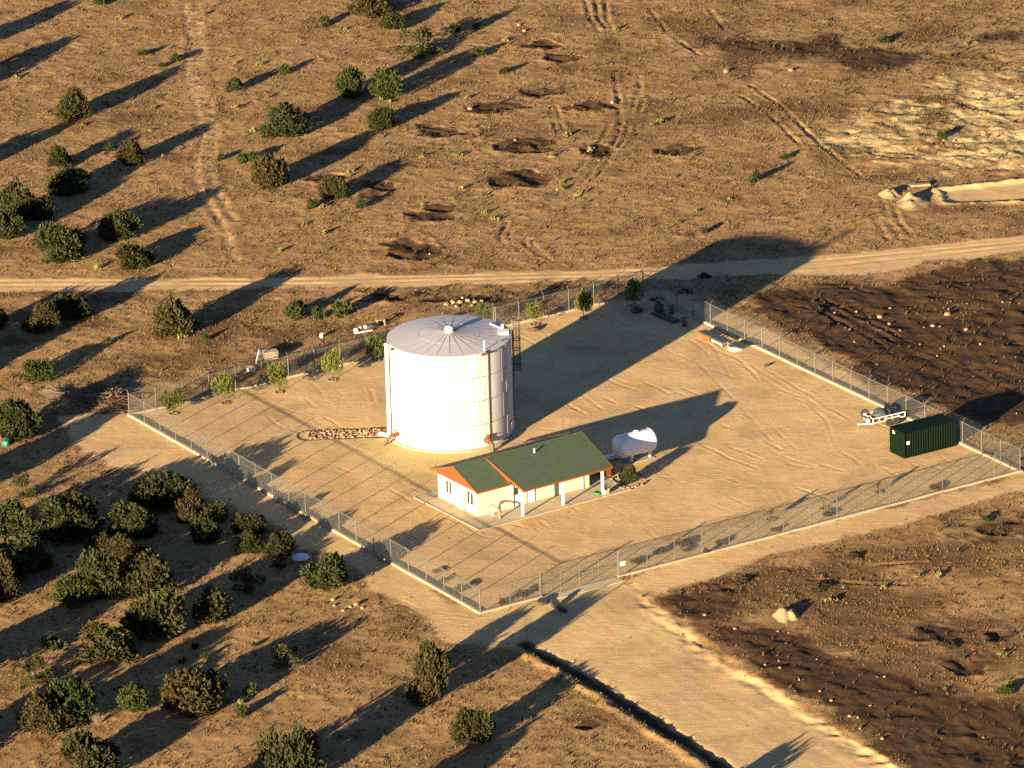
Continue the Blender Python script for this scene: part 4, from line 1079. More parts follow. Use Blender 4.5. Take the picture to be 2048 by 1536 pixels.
# liquid level gauge: rod down the wall, board beside it
gg = MB().tube([pol(-53, 6.10, TH + 0.05), pol(-53, 6.10, 0.9)], 0.045, 8).build("gauge_pipe", "rusty_pipe", tank, True)
MB().tube([pol(-53, 5.65, TH + 0.05), pol(-53, 5.65, TH + 1.05)], 0.055, 8).build("gauge_post", "white_paint", tank, True)
MB().tube([pol(-53, 6.0, TH + 0.07), pol(-56, 6.45, TH + 0.02)], 0.09, 8).build("gauge_elbow", "dark_iron", tank, True)
MB().tube([pol(-60, 6.25, TH - 0.12), pol(-54, 6.25, TH - 0.02)], 0.12, 8).build("flood_light", "dark_iron", tank, True)
MB().tube([pol(-152, 6.0, TH - 0.15), pol(-152, 6.38, TH - 0.12)], 0.14, 8).build("flood_light", "dark_iron", tank, True)
MB().tube([pol(-27, 6.08, TH + 0.1), pol(-27, 6.08, 0.6)], 0.035, 8).build("conduit", "galvanised", tank, True)
MB().tube([pol(-34, 6.06, TH - 0.2), pol(-34, 6.06, 6.2)], 0.028, 6).build("conduit", "galvanised", tank, True)
MB().tube([pol(-27, 6.08, TH + 0.1), pol(-28, 5.7, TH + 0.3), pol(-30, 5.2, TH + 0.22)], 0.04, 6).build("conduit", "galvanised", tank, True)
MB().tube([pol(-33, 6.06, 5.0), pol(-33, 6.06, 2.6)], 0.028, 6).build("conduit", "galvanised", tank, True)
# manway near the foot
MB().lathe([(0.40, 0.0), (0.40, 0.16), (0.48, 0.16), (0.48, 0.21), (0.02, 0.23)], 20, axis='x').build("manway", "tank_white", tank, True, pol(-16, 5.97, 1.1), math.radians(-16))
# roof hatch, handrail, ladder with cage
hx = pol(3, 5.25, rz_(5.25))
h1 = MB().box(-0.48, 0.48, -0.42, 0.42, -0.05, 0.20).build("roof_hatch", "tank_roof", tank, False, hx, math.radians(3))
MB().box(-0.55, 0.55, -0.50, 0.50, 0.202, 0.235).build("hatch_lid", "white_paint", h1)
MB().tube([(-0.5, -0.52, 0.25), (0.5, -0.52, 0.25)], 0.05, 8).build("hatch_hinge", "white_paint", h1)
gp = pol(14, 5.35, rz_(5.35))
MB().tube([(gp[0], gp[1], gp[2] - 0.05), (gp[0], gp[1], gp[2] + 0.55)], 0.15, 12).build("gooseneck_vent", "white_paint", tank, True)
MB().tube([pol(14, 5.3, rz_(5.3) + 0.08), pol(36, 4.9, rz_(4.9) + 0.08)], 0.06, 8).build("roof_conduit", "white_paint", tank, True)
MB().tube([pol(16, 5.75, rz_(5.7) + 0.5), pol(40, 5.9, rz_(5.9) + 0.75)], 0.03, 6).build("handrail", "galvanised", tank)
MB().tube([pol(40, 5.9, rz_(5.9)), pol(40, 5.9, rz_(5.9) + 1.55)], 0.045, 6).build("handrail_post", "galvanised", tank)
LA = 8
lad = MB()
def lpt(r, t, z):
    a = math.radians(LA); c = np.array([math.cos(a), math.sin(a)]); s = np.array([-math.sin(a), math.cos(a)])
    q = c * r + s * t
    return (q[0], q[1], z)
for t in (-0.22, 0.22):
    lad.tube([lpt(6.18, t, 0.9), lpt(6.18, t, TH + 1.15)], 0.035, 6)
for k in range(34):
    z = 1.1 + 0.3 * k
    lad.tube([lpt(6.18, -0.22, z), lpt(6.18, 0.22, z)], 0.016, 5)
lado = lad.build("ladder", "galvanised", tank)
cage = MB()
def hoop(z, rr=0.40, thick=0.045):
    pts = [lpt(6.18 + 0.37 + rr * math.cos(b), rr * math.sin(b), z) for b in np.linspace(math.pi * 0.86, -math.pi * 0.86, 15)]
    cage.tube(pts, thick, 5, False)
for z in np.linspace(5.9, TH + 1.15, 6):
    hoop(float(z))
for b in np.linspace(-2.3, 2.3, 7):
    cage.tube([lpt(6.55 + 0.37 * math.cos(b), 0.37 * math.sin(b), 5.9), lpt(6.55 + 0.37 * math.cos(b), 0.37 * math.sin(b), TH + 1.15)], 0.028, 5)
cage.build("ladder_cage", "dark_iron", lado)
MB().box(-0.42, 0.42, -0.40, 0.40, 0, 0.07).build("rest_platform", "dark_iron", lado, False, lpt(6.62, 0, 6.35), math.radians(LA))
MB().box(-0.42, 0.42, -0.40, 0.40, 0, 0.05).build("rest_platform", "dark_iron", lado, False, lpt(6.62, 0, 7.2), math.radians(LA)) if False else None
# valves and pipes at the foot
v1 = MB().lathe([(0.17, -0.28), (0.24, -0.28), (0.24, -0.22), (0.15, -0.2), (0.2, 0), (0.15, 0.2), (0.24, 0.22), (0.24, 0.28), (0.17, 0.28)], 14, axis='x').build("gate_valve", "red_paint", tank, True, pol(-149, 6.38, 0.95), math.radians(-149))
MB().tube([(0, 0, 0.1), (0, 0, 0.42)], 0.05, 8).build("valve_stem", "red_paint", v1, True)
MB().lathe([(0.16, 0.40), (0.19, 0.42), (0.16, 0.45), (0.02, 0.45)], 14).build("hand_wheel", "red_paint", v1, True)
MB().tube([pol(-149, 6.0, 0.95), pol(-149, 6.6, 0.95), pol(-150, 6.85, 0.85), pol(-152, 7.6, -0.1)], 0.13, 10).build("inlet_pipe", "dark_iron", tank, True)
v2 = MB().lathe([(0.20, -0.32), (0.29, -0.32), (0.29, -0.25), (0.18, -0.22), (0.25, 0), (0.18, 0.22), (0.29, 0.25), (0.29, 0.32), (0.2, 0.32)], 14, axis='x').build("gate_valve", "red_paint", tank, True, pol(-57, 6.42, 0.85), math.radians(-57))
MB().tube([(0, 0, 0.1), (0, 0, 0.5)], 0.06, 8).build("valve_stem", "red_paint", v2, True)
MB().lathe([(0.2, 0.48), (0.23, 0.5), (0.2, 0.53), (0.02, 0.53)], 14).build("hand_wheel", "red_paint", v2, True)
MB().tube([pol(-57, 6.0, 0.85), pol(-57, 6.95, 0.85), pol(-57, 7.15, 0.7), pol(-57, 7.2, -0.1)], 0.20, 12).build("outlet_pipe", "dark_iron", tank, True)
MB().tube([pol(-53, 6.12, 0.95), pol(-53, 6.22, 1.35)], 0.10, 8).build("gauge_box", "galvanised", tank, True)

# rock bed under the overflow
def rock_bed():
    a = px(770, 866)[:2]; b = px(612, 872)[:2]
    r = random.Random(3)
    e = (b - a); L = np.linalg.norm(e); e = e / L; nrm = np.array([-e[1], e[0]])
    mb = MB()
    base = [Vector(v.co) for v in ROCKS[0].vertices]
    fc = [tuple(p.vertices) for p in ROCKS[0].polygons]
    for k in range(230):
        t = r.uniform(0, L); w = 0.95 + 0.3 * min(1, t / 4)
        s = r.uniform(-w, w); sz = r.uniform(0.09, 0.2); q = a + e * t + nrm * s
        rot = Matrix.Rotation(r.uniform(0, 6.28), 3, 'Z') @ Matrix.Rotation(r.uniform(0, 3), 3, 'X')
        z = float(ground_z(*q)) + sz * 0.35
        mb.add([tuple(rot @ v * sz + Vector((q[0], q[1], z))) for v in base], fc)
    o = mb.build("splash_rocks", "bed_stone")
    tag(o, "bed of loose rocks catching the water below the tank overflow pipe", "rock bed", kind="stuff")
    ed = MB(); pts = []
    for t in np.linspace(0, L, 10): pts.append(a + e * t + nrm * (1.25 + 0.1 * math.sin(t * 2)))
    for b_ in np.linspace(0.3, math.pi - 0.3, 7): pts.append(b + nrm * 1.3 * math.cos(b_) + e * 0.9 * math.sin(b_))
    for t in np.linspace(L, 0, 10): pts.append(a + e * t - nrm * (1.25 + 0.1 * math.sin(t * 1.7)))
    ed.tube([(p[0], p[1], float(ground_z(*p)) + 0.02) for p in pts], 0.055, 6)
    o = ed.build("black_edging", "tarp_black")
    tag(o, "black landscape edging curled round the rock bed by the tank", "edging")
rock_bed()

# ------------------------------------------------------------------ pump house
Z0 = 0.08
sl = MB()
poly = [(-1.86, -3.06), (15.5, -3.06), (15.5, 1.1), (13.1, 1.1), (13.1, 8.05), (-1.86, 8.05)]
sl.prism(poly, -0.2, Z0)
slab_o = structure(sl.build("concrete_slab", "slab_concrete", None, False, (BO[0], BO[1], 0), BA))
MB().box(-1.865, 15.505, -3.11, -2.96, -0.15, Z0 + 0.03).build("slab_edge", "concrete", slab_o)
MB().box(-1.91, -1.76, -2.958, 8.05, -0.15, Z0 + 0.03).build("slab_edge", "concrete", slab_o)
for u in (1.9, 5.3, 8.7, 12.1):     # saw cut joints
    MB().box(u - 0.012, u + 0.012, -2.95, -0.05, Z0 - 0.05, Z0 + 0.004).build("joint", "seam", slab_o)

bh = thing("pump_house", "low cream building with green gable roof, orange wood trim and a porch", "building", (BO[0], BO[1], Z0), BA)
WH = 2.47
wall = MB()
wall.box(0, 12.8, 0, 6.6, -0.05, WH)
wall.build("wall", "stucco", bh)
RZ, RV = 4.17, 3.3
def s1(v): return RZ - (RV - v) * (RZ - 2.70) / (RV + 0.6)
def s2(v): return RZ + 0.03 - (RV - v) * (RZ + 0.03 - 2.74) / (RV + 3.0)
def sb(v): return RZ - (v - RV) * (RZ - 2.78) / (7.2 - RV)
T = 0.09
MB().slab([(-0.42, -0.6, s1(-0.6)), (3.30, -0.6, s1(-0.6)), (3.30, RV, RZ), (-0.42, RV, RZ)], T).build("roof", "roof_green", bh)
MB().slab([(3.26, -3.0, s2(-3.0)), (13.45, -3.0, s2(-3.0)), (14.35, RV, RZ + 0.03), (3.26, RV, RZ + 0.03)], T).build("porch_roof", "roof_green", bh)
MB().slab([(-0.42, RV + 0.002, RZ), (14.35, RV + 0.002, RZ), (13.45, 7.2, sb(7.2)), (-0.42, 7.2, sb(7.2))], T).build("roof", "roof_green", bh)
rc = MB()
rc.tube([(-0.42, RV, RZ + 0.0), (3.25, RV, RZ + 0.0)], 0.055, 6); rc.tube([(3.26, RV, RZ + 0.03), (14.35, RV, RZ + 0.03)], 0.055, 6)
rc.build("ridge_cap", "roof_green", bh)
# trim boards
def rake(name, u, vs_, zf, h, t=0.045, u2=None):
    u2 = u if u2 is None else u2
    mb = MB(); (va, vb) = vs_
    v = []
    for dd in (-t / 2, t / 2):
        v += [(u + dd, va, zf(va) + 0.02), (u2 + dd, vb, zf(vb) + 0.02), (u2 + dd, vb, zf(vb) - h), (u + dd, va, zf(va) - h)]
    mb.add(v, [(0, 1, 2, 3), (7, 6, 5, 4), (0, 4, 5, 1), (1, 5, 6, 2), (2, 6, 7, 3), (3, 7, 4, 0)])
    mb.build(name, "cedar", bh)
rake("rake_board", -0.445, (-0.62, RV), s1, 0.20)
rake("rake_board", -0.447, (RV, 7.22), sb, 0.20)
rake("rake_board", 3.235, (-3.02, RV), s2, 0.24)
rake("rake_board", 13.48, (-3.02, RV), s2, 0.20, u2=14.38)
rake("rake_board", 14.382, (RV, 7.22), sb, 0.20, u2=13.48)
MB().box(-0.42, 3.21, -0.645, -0.603, s1(-0.6) - 0.19, s1(-0.6) + 0.01).build("fascia", "cedar", bh)
MB().box(3.26, 13.45, -3.045, -3.003, s2(-3.0) - 0.19, s2(-3.0) + 0.01).build("fascia", "cedar", bh)
MB().box(-0.42, 13.45, 7.203, 7.245, sb(7.2) - 0.19, sb(7.2) + 0.01).build("fascia", "cedar", bh)
# infill between the two front slopes
v = []
for uu in (3.30, 3.36):
    v += [(uu, -0.6, s2(-0.6) - 0.1), (uu, RV - 0.2, s2(RV - 0.2) - 0.1), (uu, -0.6, s1(-0.6) - 0.12)]
MB().add(v, [(0, 1, 2), (5, 4, 3), (0, 3, 4, 1), (1, 4, 5, 2), (2, 5, 3, 0)]).build("infill_board", "cedar", bh)
# gable siding, board by board
nb = 8
for k in range(nb):
    z0 = WH - 0.04 + (RZ - 0.12 - WH) * k / nb; z1 = z0 + (RZ - 0.12 - WH) / nb - 0.05
    def ext(z):
        f = max(0.0, (RZ - 0.11 - z))
        return (max(-0.02, RV - f / ((RZ - 2.70) / (RV + 0.6))), min(6.62, RV + f / ((RZ - 2.78) / (7.2 - RV))))
    a0, b0 = ext(z0); a1, b1 = ext(z1)
    for u0, u1 in ((-0.06, -0.005), (12.805, 12.86)):
        mb = MB(); vv = []
        lap = 0.05 if u0 < 0 else -0.05
        for uu in (u0, u1):
            out = (uu == u0) if u0 < 0 else (uu == u1)
            d = -lap if out else 0
            vv += [(uu + d, a0, z0), (uu + d, b0, z0), (uu, b1, z1), (uu, a1, z1)]
        mb.add(vv, [(0, 3, 2, 1), (4, 5, 6, 7), (0, 1, 5, 4), (1, 2, 6, 5), (2, 3, 7, 6), (3, 0, 4, 7)])
        mb.build("gable_board", "cedar", bh)
# body above the wall plate behind the siding (attic)
MB().add([(0, 0.0, WH), (0, 6.6, WH), (0, RV, RZ - 0.16), (12.8, 0, WH), (12.8, 6.6, WH), (12.8, RV, RZ - 0.16)], [(0, 2, 1), (3, 4, 5), (0, 1, 4, 3), (1, 2, 5, 4), (0, 3, 5, 2)]).build("attic", "seam", bh)
def frame_u(parent, v0, v1, z0, z1, w=0.08, name="frame", m="trim_brown", u=-0.05, t=0.05):
    mb = MB()
    mb.box(u, u + t - 0.002, v0 - w, v0, z0 - w, z1 + w); mb.box(u, u + t - 0.002, v1, v1 + w, z0 - w, z1 + w)
    mb.box(u, u + t - 0.002, v0, v1, z1, z1 + w); mb.box(u, u + t - 0.002, v0, v1, z0 - w, z0)
    return mb.build(name, m, parent)
# gable windows: two sashes each
for v0, v1 in ((0.78, 1.56), (4.42, 5.10)):
    w = MB().box(-0.014, -0.003, v0, v1, 1.0, 2.02).build("window", "glass_dark", bh)
    frame_u(w, v0, v1, 1.0, 2.02, 0.07)
    mid = (v0 + v1) / 2
    MB().box(-0.04, -0.016, mid - 0.06, mid + 0.06, 1.0, 2.02).build("mullion", "door_white", w)
d = MB().box(-0.03, -0.003, 2.24, 3.28, 0.02, 2.05).build("door", "door_white", bh)
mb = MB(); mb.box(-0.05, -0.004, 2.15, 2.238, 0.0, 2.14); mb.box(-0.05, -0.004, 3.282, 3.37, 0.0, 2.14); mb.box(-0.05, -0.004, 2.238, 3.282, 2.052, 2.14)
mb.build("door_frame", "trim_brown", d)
MB().tube([(-0.03, 2.36, 1.0), (-0.10, 2.36, 1.0)], 0.035, 8).build("door_handle", "galvanised", d)
MB().box(-0.16, -0.03, 3.2, 3.36, 2.26, 2.46).build("wall_lamp", "white_paint", bh)
# front doors
def front_door(u0, u1, z1, glass=None):
    d = MB().box(u0, u1, -0.03, -0.003, 0.02, z1).build("door", "door_white", bh)
    mb = MB(); mb.box(u0 - 0.09, u0 - 0.002, -0.06, -0.004, 0, z1 + 0.09); mb.box(u1 + 0.002, u1 + 0.09, -0.06, -0.004, 0, z1 + 0.09); mb.box(u0 - 0.002, u1 + 0.002, -0.06, -0.004, z1 + 0.002, z1 + 0.09)
    mb.build("door_frame", "rusty_pipe", d)
    if glass:
        MB().box(glass[0], glass[1], -0.045, -0.031, glass[2], glass[3]).build("pane", "glass_dark", d)
    MB().tube([(u1 - 0.1, -0.03, 1.0), (u1 - 0.1, -0.1, 1.0)], 0.035, 8).build("door_handle", "galvanised", d)
front_door(4.12, 5.02, 2.05, (4.2, 4.62, 1.15, 1.9))
front_door(5.66, 6.46, 2.05)
MB().box(3.86, 4.0, -0.16, -0.004, 0.0, 2.25).build("pilaster", "stucco", bh)
gd = MB()
for k in range(4):
    gd.box(8.85, 11.9, -0.05, -0.003, 0.02 + k * 0.55, 0.02 + k * 0.55 + 0.535)
gd.build("garage_door", "garage_door", bh)
MB().box(8.72, 8.848, -0.08, -0.004, 0, 2.35).build("door_trim", "white_paint", bh)
MB().box(11.902, 12.06, -0.10, -0.004, 0, 2.35).build("door_trim", "white_paint", bh)
MB().box(8.848, 11.902, -0.08, -0.004, 2.23, 2.35).build("door_trim", "white_paint", bh)
pl = MB().box(2.86, 3.18, -0.03, -0.003, 1.52, 1.82).build("wall_plaque", "white_paint", bh)
for k in range(3):
    MB().box(2.90, 3.14 - 0.05 * k, -0.036, -0.031, 1.58 + 0.08 * k, 1.60 + 0.08 * k).build("plaque_print", "pipe_blue", pl)
for u in (3.41, 8.04, 12.6):
    MB().box(u - 0.10, u + 0.10, -2.60, -2.40, 0.0, s2(-2.5) - 0.26).build("porch_post", "white_paint", bh)
MB().box(3.30, 13.5, -2.60, -2.40, s2(-2.5) - 0.258, s2(-2.6) - 0.10).build("porch_beam", "cedar", bh)
MB().tube([(8.05, 2.1, s2(2.1) - 0.1), (8.05, 2.1, s2(2.1) + 0.42)], 0.075, 10).build("vent_pipe", "white_paint", bh, True)
# water fill stand on the slab
w0 = px(999.5, 1036, Z0)
fs = thing("fill_stand", "rusty bent water fill pipe standing on the slab by the cream wall", "pipe stand", (w0[0], w0[1], Z0))
MB().tube([(0, 0, -0.02), (0, 0, 0.62), (-0.05, 0.02, 0.80), (-0.30, 0.12, 1.05), (-0.78, 0.32, 1.22), (-0.86, 0.35, 1.16), (-0.88, 0.36, 0.95)], 0.105, 10).build("pipe", "rusty_pipe", fs, True)
MB().lathe([(0.2, 0.0), (0.2, 0.04), (0.13, 0.05), (0.13, 0.25), (0.17, 0.25), (0.17, 0.30), (0.1, 0.30)], 14).build("flange", "rusty_pipe", fs, True)
MB().lathe([(0.15, 0.55), (0.19, 0.55), (0.19, 0.63), (0.15, 0.63)], 14).build("flange", "rusty_pipe", fs, True)
w1 = px(985, 1030, Z0)
ps = thing("support_post", "short white pipe support with a square foot beside the cream wall", "post", (w1[0], w1[1], Z0))
MB().tube([(0, 0, 0), (0, 0, 0.85)], 0.06, 8).build("post", "white_paint", ps, True)
MB().box(-0.16, 0.16, -0.16, 0.16, 0, 0.04).build("foot", "white_paint", ps)
# things on the slab
hp = px(1197, 988, Z0)
hs = MB(); pts = []
for k in range(120):
    a = k * 0.32; r_ = 0.42 - 0.10 * ((k % 40) / 40.0); pts.append((r_ * math.cos(a), r_ * math.sin(a), 0.03 + 0.0016 * k))
hs.tube(pts, 0.035, 6)
tag(hs.build("garden_hose", "hose_green", None, True, (hp[0], hp[1], Z0 + 0.003)), "coil of green garden hose on the slab by a porch post", "hose")
pp = px(1212, 987, Z0)
pot = thing("planter", "square pale planter with a dark spiky plant on the slab corner", "planter", (pp[0], pp[1], Z0), BA)
mb = MB(); mb.add([(-.2, -.2, 0), (.2, -.2, 0), (.2, .2, 0), (-.2, .2, 0), (-.27, -.27, .48), (.27, -.27, .48), (.27, .27, .48), (-.27, .27, .48), (-.22, -.22, .42), (.22, -.22, .42), (.22, .22, .42), (-.22, .22, .42)],
       [(3, 2, 1, 0), (0, 1, 5, 4), (1, 2, 6, 5), (2, 3, 7, 6), (3, 0, 4, 7), (4, 5, 9, 8), (5, 6, 10, 9), (6, 7, 11, 10), (7, 4, 8, 11), (8, 9, 10, 11)])
mb.build("pot", "concrete", pot)
rr = np.random.default_rng(4); Dd = unit(rr.normal(size=(26, 3)) * np.array([1, 1, 0.3]) + np.array([0, 0, 1.2]))
Vv, Ff = leaves(np.tile([[0, 0, 0.42]], (26, 1)), Dd, 0.75, 0.03, rr)
link("leaves", np_mesh("leaves", Vv, Ff, "dark_weed", np.tile([[0.2, 0.8]], (26, 1))), pot)
# planting bed at the end of the slab
bc = px(1252, 955)
shrub((1238, 928, 1276, 972), 'green', "dark green shrub in the stone edged bed at the end of the slab", None, "garden_shrub", "shrub")
bed = [(1230, 968), (1238, 974), (1247, 978), (1256, 977), (1265, 975), (1275, 972), (1284, 970), (1291, 965), (1288, 958), (1283, 952), (1276, 948), (1222, 960), (1240, 976), (1270, 974), (1286, 967)]
for k, (a, b) in enumerate(bed):
    put_rock(a, b, 9 + (k * 5) % 5, "pale stone edging the planting bed at the slab end", "stones edging the planting bed", k=k)
sc = bpt(15.2, 2.0)
scr = thing("wood_screen", "small brown board screen between the porch and the white gas tank", "screen", (sc[0], sc[1], 0), BA)
for k in range(7):
    MB().box(-0.05, 0.0, -0.7 + 0.2 * k, -0.515 + 0.2 * k, 0.05, 1.25).build("board", "cedar", scr)
for y_ in (-0.72, 0.7):
    MB().box(0.002, 0.10, y_, y_ + 0.1, 0.0, 1.3).build("post", "cedar", scr)
for k in range(4):
    MB().box(0.35 * k + 0.10, 0.35 * k + 0.43, -0.74, -0.69, 0.05, 1.2).build("board", "cedar", scr)
ac = px(1222, 918)
acu = thing("equipment_pad", "pale flat pad with pipes in the shade behind the building", "pad", (ac[0], ac[1], 0), BA)
MB().box(-1.1, 1.1, -0.5, 0.5, -0.05, 0.12).build("pad", "concrete", acu)
MB().box(-0.9, 0.9, -0.28, 0.28, 0.12, 0.42).build("cover", "propane_white", acu)

# ------------------------------------------------------------------ gas tank
pc = np.array([17.55, -9.20]); PR, PL = 1.12, 4.5
gt = thing("gas_tank", "fat white horizontal propane tank on four legs behind the building", "propane tank", (pc[0], pc[1], 0), math.radians(32))
prof = []
hl = PL / 2 - 0.55
for k in range(9):
    a = math.pi / 2 * k / 8; prof.append((max(0.01, PR * math.sin(a) ** 0.8), -hl - 0.55 * math.cos(a)))
for k in range(9):
    a = math.pi / 2 * (1 - k / 8); prof.append((max(0.01, PR * math.sin(a)), hl + 0.55 * math.cos(a)))
ZC = 0.48 + PR
MB().lathe(prof, 40, (0, 0, ZC), 'x').build("vessel", "propane_white", gt, True)
for x_ in (-hl, hl, 0.15):
    MB().lathe([(PR - 0.01, -0.02), (PR + 0.012, -0.02), (PR + 0.012, 0.02), (PR - 0.01, 0.02)], 40, (x_, 0, ZC), 'x').build("weld_seam", "propane_white", gt, True)
for x_ in (-0.75, 1.35):
    MB().box(x_ - 0.10, x_ + 0.10, -0.75, 0.75, ZC - PR - 0.04, ZC - PR * 0.72).build("saddle", "propane_white", gt)
    for y_ in (-0.50, 0.40):
        MB().box(x_ - 0.09, x_ + 0.09, y_ - 0.09, y_ + 0.09, 0.0, ZC - PR + 0.12).build("leg", "propane_white", gt)
MB().lathe([(0.25, PR - 0.05), (0.25, PR + 0.10), (0.18, PR + 0.16), (0.02, PR + 0.17)], 16, (0.2, 0, ZC)).build("valve_dome", "propane_white", gt, True)
MB().tube([(0.2, -0.1, ZC + PR + 0.05), (0.2, -0.75, ZC + 0.72), (0.18, -1.03, ZC + 0.1), (0.15, -0.95, ZC - 0.5)], 0.02, 6).build("gas_line", "galvanised", gt)
MB().box(-0.12, 0.14, -0.90, -0.82, ZC - 0.66, ZC - 0.58).build("data_plate", "print_grey", gt)
gpad = MB().box(-1.7, 1.7, -0.95, 0.95, -0.12, 0.06)
structure(gpad.build("tank_pad", "concrete", None, False, (pc[0], pc[1], 0), math.radians(32)))

# ------------------------------------------------------------------ container
cp = px(1809, 918)[:2]
CA = math.radians(31.5)
ct = thing("shipping_container", "dark green corrugated steel storage container inside the fence corner", "container", (cp[0], cp[1], 0.02), CA)
CL, CW, CH = 6.06, 2.44, 2.59
def corrug(n, length, depth=0.045):
    pts = []; p = length / n
    for k in range(n):
        x0 = k * p
        pts += [(x0, 0), (x0 + p * 0.28, 0), (x0 + p * 0.5, depth), (x0 + p * 0.78, depth)]
    pts.append((length, 0))
    return pts
def corr_wall(y, flip):
    pr = corrug(20, CL - 0.3); mb = MB(); v = []; f = []
    for x_, d_ in pr:
        yy = y + (d_ if not flip else -d_)
        v += [(x_ + 0.15, yy, 0.16), (x_ + 0.15, yy, CH - 0.08)]
    for k in range(len(pr) - 1):
        f.append((2 * k, 2 * k + 2, 2 * k + 3, 2 * k + 1))
    return mb.add(v, f)
corr_wall(0.03, False).build("side_wall", "container_green", ct)
corr_wall(CW - 0.03, True).build("side_wall", "container_green", ct)
pr = corrug(18, CL - 0.2, 0.035); v = []; f = []
for x_, d_ in pr:
    v += [(x_ + 0.1, 0.06, CH - 0.015 - d_), (x_ + 0.1, CW - 0.06, CH - 0.015 - d_)]
for k in range(len(pr) - 1): f.append((2 * k, 2 * k + 2, 2 * k + 3, 2 * k + 1))
MB().add(v, f).build("roof", "container_green", ct)
MB().box(0.05, CL - 0.05, 0.05, CW - 0.05, 0.12, 0.2).build("floor", "container_green", ct)
MB().box(CL - 0.09, CL - 0.04, 0.1, CW - 0.1, 0.16, CH - 0.08).build("end_wall", "container_green", ct)
for x_ in (0.0, CL - 0.16):
    for y_ in (0.0, CW - 0.16):
        MB().box(x_, x_ + 0.16, y_, y_ + 0.16, 0.0, CH).build("corner_post", "container_green", ct)
fr = MB()
for y_ in (0.0, CW - 0.08):
    fr.box(0.16, CL - 0.16, y_, y_ + 0.08, CH - 0.09, CH - 0.004); fr.box(0.16, CL - 0.16, y_, y_ + 0.08, 0.0, 0.16)
for x_ in (0.004, CL - 0.09):
    fr.box(x_, x_ + 0.085, 0.16, CW - 0.16, CH - 0.11, CH - 0.006); fr.box(x_, x_ + 0.085, 0.16, CW - 0.16, 0.0, 0.15)
fr.build("frame", "container_green", ct)
for y0_, y1_ in ((0.17, CW / 2 - 0.01), (CW / 2 + 0.01, CW - 0.17)):
    dd = MB().box(0.03, 0.08, y0_, y1_, 0.16, CH - 0.12).build("door", "container_green", ct)
    for q in (0.3, 0.72):
        yy = y0_ + (y1_ - y0_) * q
        MB().tube([(0.0, yy, 0.18), (0.0, yy, CH - 0.14)], 0.022, 6).build("lock_bar", "container_green", dd)
lb = MB().box(0.012, 0.028, CW - 0.85, CW - 0.50, CH - 0.55, CH - 0.25).build("sticker", "white_paint", ct)
MB().box(0.006, 0.011, CW - 0.85, CW - 0.62, CH - 0.40, CH - 0.25).build("sticker_print", "orange_paint", lb)
MB().box(0.30, 0.58, -0.03, 0.02, 1.35, 1.68).build("vent_plate", "propane_white", ct)

# ------------------------------------------------------------------ trailer with load
tp = px(1727, 864)[:2]
tl = thing("utility_trailer", "small flat trailer with white rails parked by the container", "trailer", (tp[0], tp[1], 0), math.radians(29))
LT = 4.9
MB().box(1.25, LT, 0.25, 1.85, 0.48, 0.55).build("deck", "grey_board", tl)
tg = MB(); tg.tube([(0.0, 1.05, 0.45), (1.3, 0.32, 0.47)], 0.05, 6); tg.tube([(0.0, 1.05, 0.45), (1.3, 1.78, 0.47)], 0.05, 6); tg.build("tongue", "white_paint", tl)
MB().tube([(0.12, 1.05, 0.0), (0.12, 1.05, 0.5)], 0.04, 6).build("jack", "galvanised", tl)
for y_ in (0.22, 1.88):
    rl = MB(); rl.tube([(1.25, y_, 0.56), (LT, y_, 0.56)], 0.055, 6); rl.tube([(1.25, y_, 1.02), (LT, y_, 1.02)], 0.055, 6)
    for k in range(6): rl.tube([(1.25 + (LT - 1.25) * k / 5, y_, 0.50), (1.25 + (LT - 1.25) * k / 5, y_, 1.02)], 0.045, 6)
    rl.build("side_rail", "white_paint", tl)
rl = MB(); rl.tube([(1.25, 0.22, 1.02), (1.25, 1.88, 1.02)], 0.05, 6); rl.build("front_rail", "white_paint", tl)
for y_ in (0.05, 2.05):
    for x_ in (2.9, 3.75):
        w = MB().lathe([(0.16, -0.10), (0.34, -0.10), (0.37, -0.05), (0.37, 0.05), (0.34, 0.10), (0.16, 0.10)], 20, axis='y').build("wheel", "rubber", tl, True, (x_, y_, 0.37))
        MB().lathe([(0.16, -0.06), (0.17, 0.06), (0.03, 0.07)], 14, axis='y').build("rim", "white_paint", w, True)
    MB().box(2.45, 4.2, y_ - 0.13, y_ + 0.13, 0.80, 0.84).build("mudguard", "white_paint", tl)
def lump_mesh(name, m, a, b, c, seed):
    r = random.Random(seed); bm = bmesh.new(); bmesh.ops.create_icosphere(bm, subdivisions=2, radius=1.0)
    for v in bm.verts:
        k = r.uniform(0.88, 1.1); v.co = Vector((v.co.x * a * k, v.co.y * b * k, max(v.co.z, -0.35) * c * k + 0.35 * c))
    me = bpy.data.meshes.new(name); bm.to_mesh(me); bm.free(); me.materials.append(MATS[m]); return me
def at_tl(x_, y_):
    a = math.radians(29); return (tp[0] + x_ * math.cos(a) - y_ * math.sin(a), tp[1] + x_ * math.sin(a) + y_ * math.cos(a))
q = at_tl(2.65, 1.2); tag(link("tarp_bundle", lump_mesh("tarp_bundle", "tarp", 0.95, 0.7, 0.75, 1), None, (q[0], q[1], 0.55), 0.4), "dark blue grey tarp bundle lying on the trailer deck", "tarp")
q = at_tl(3.7, 1.4); tag(link("black_sack", lump_mesh("black_sack", "tarp_black", 0.75, 0.55, 0.65, 2), None, (q[0], q[1], 0.55), 0.9), "black sack piled on the rear of the trailer", "sack")
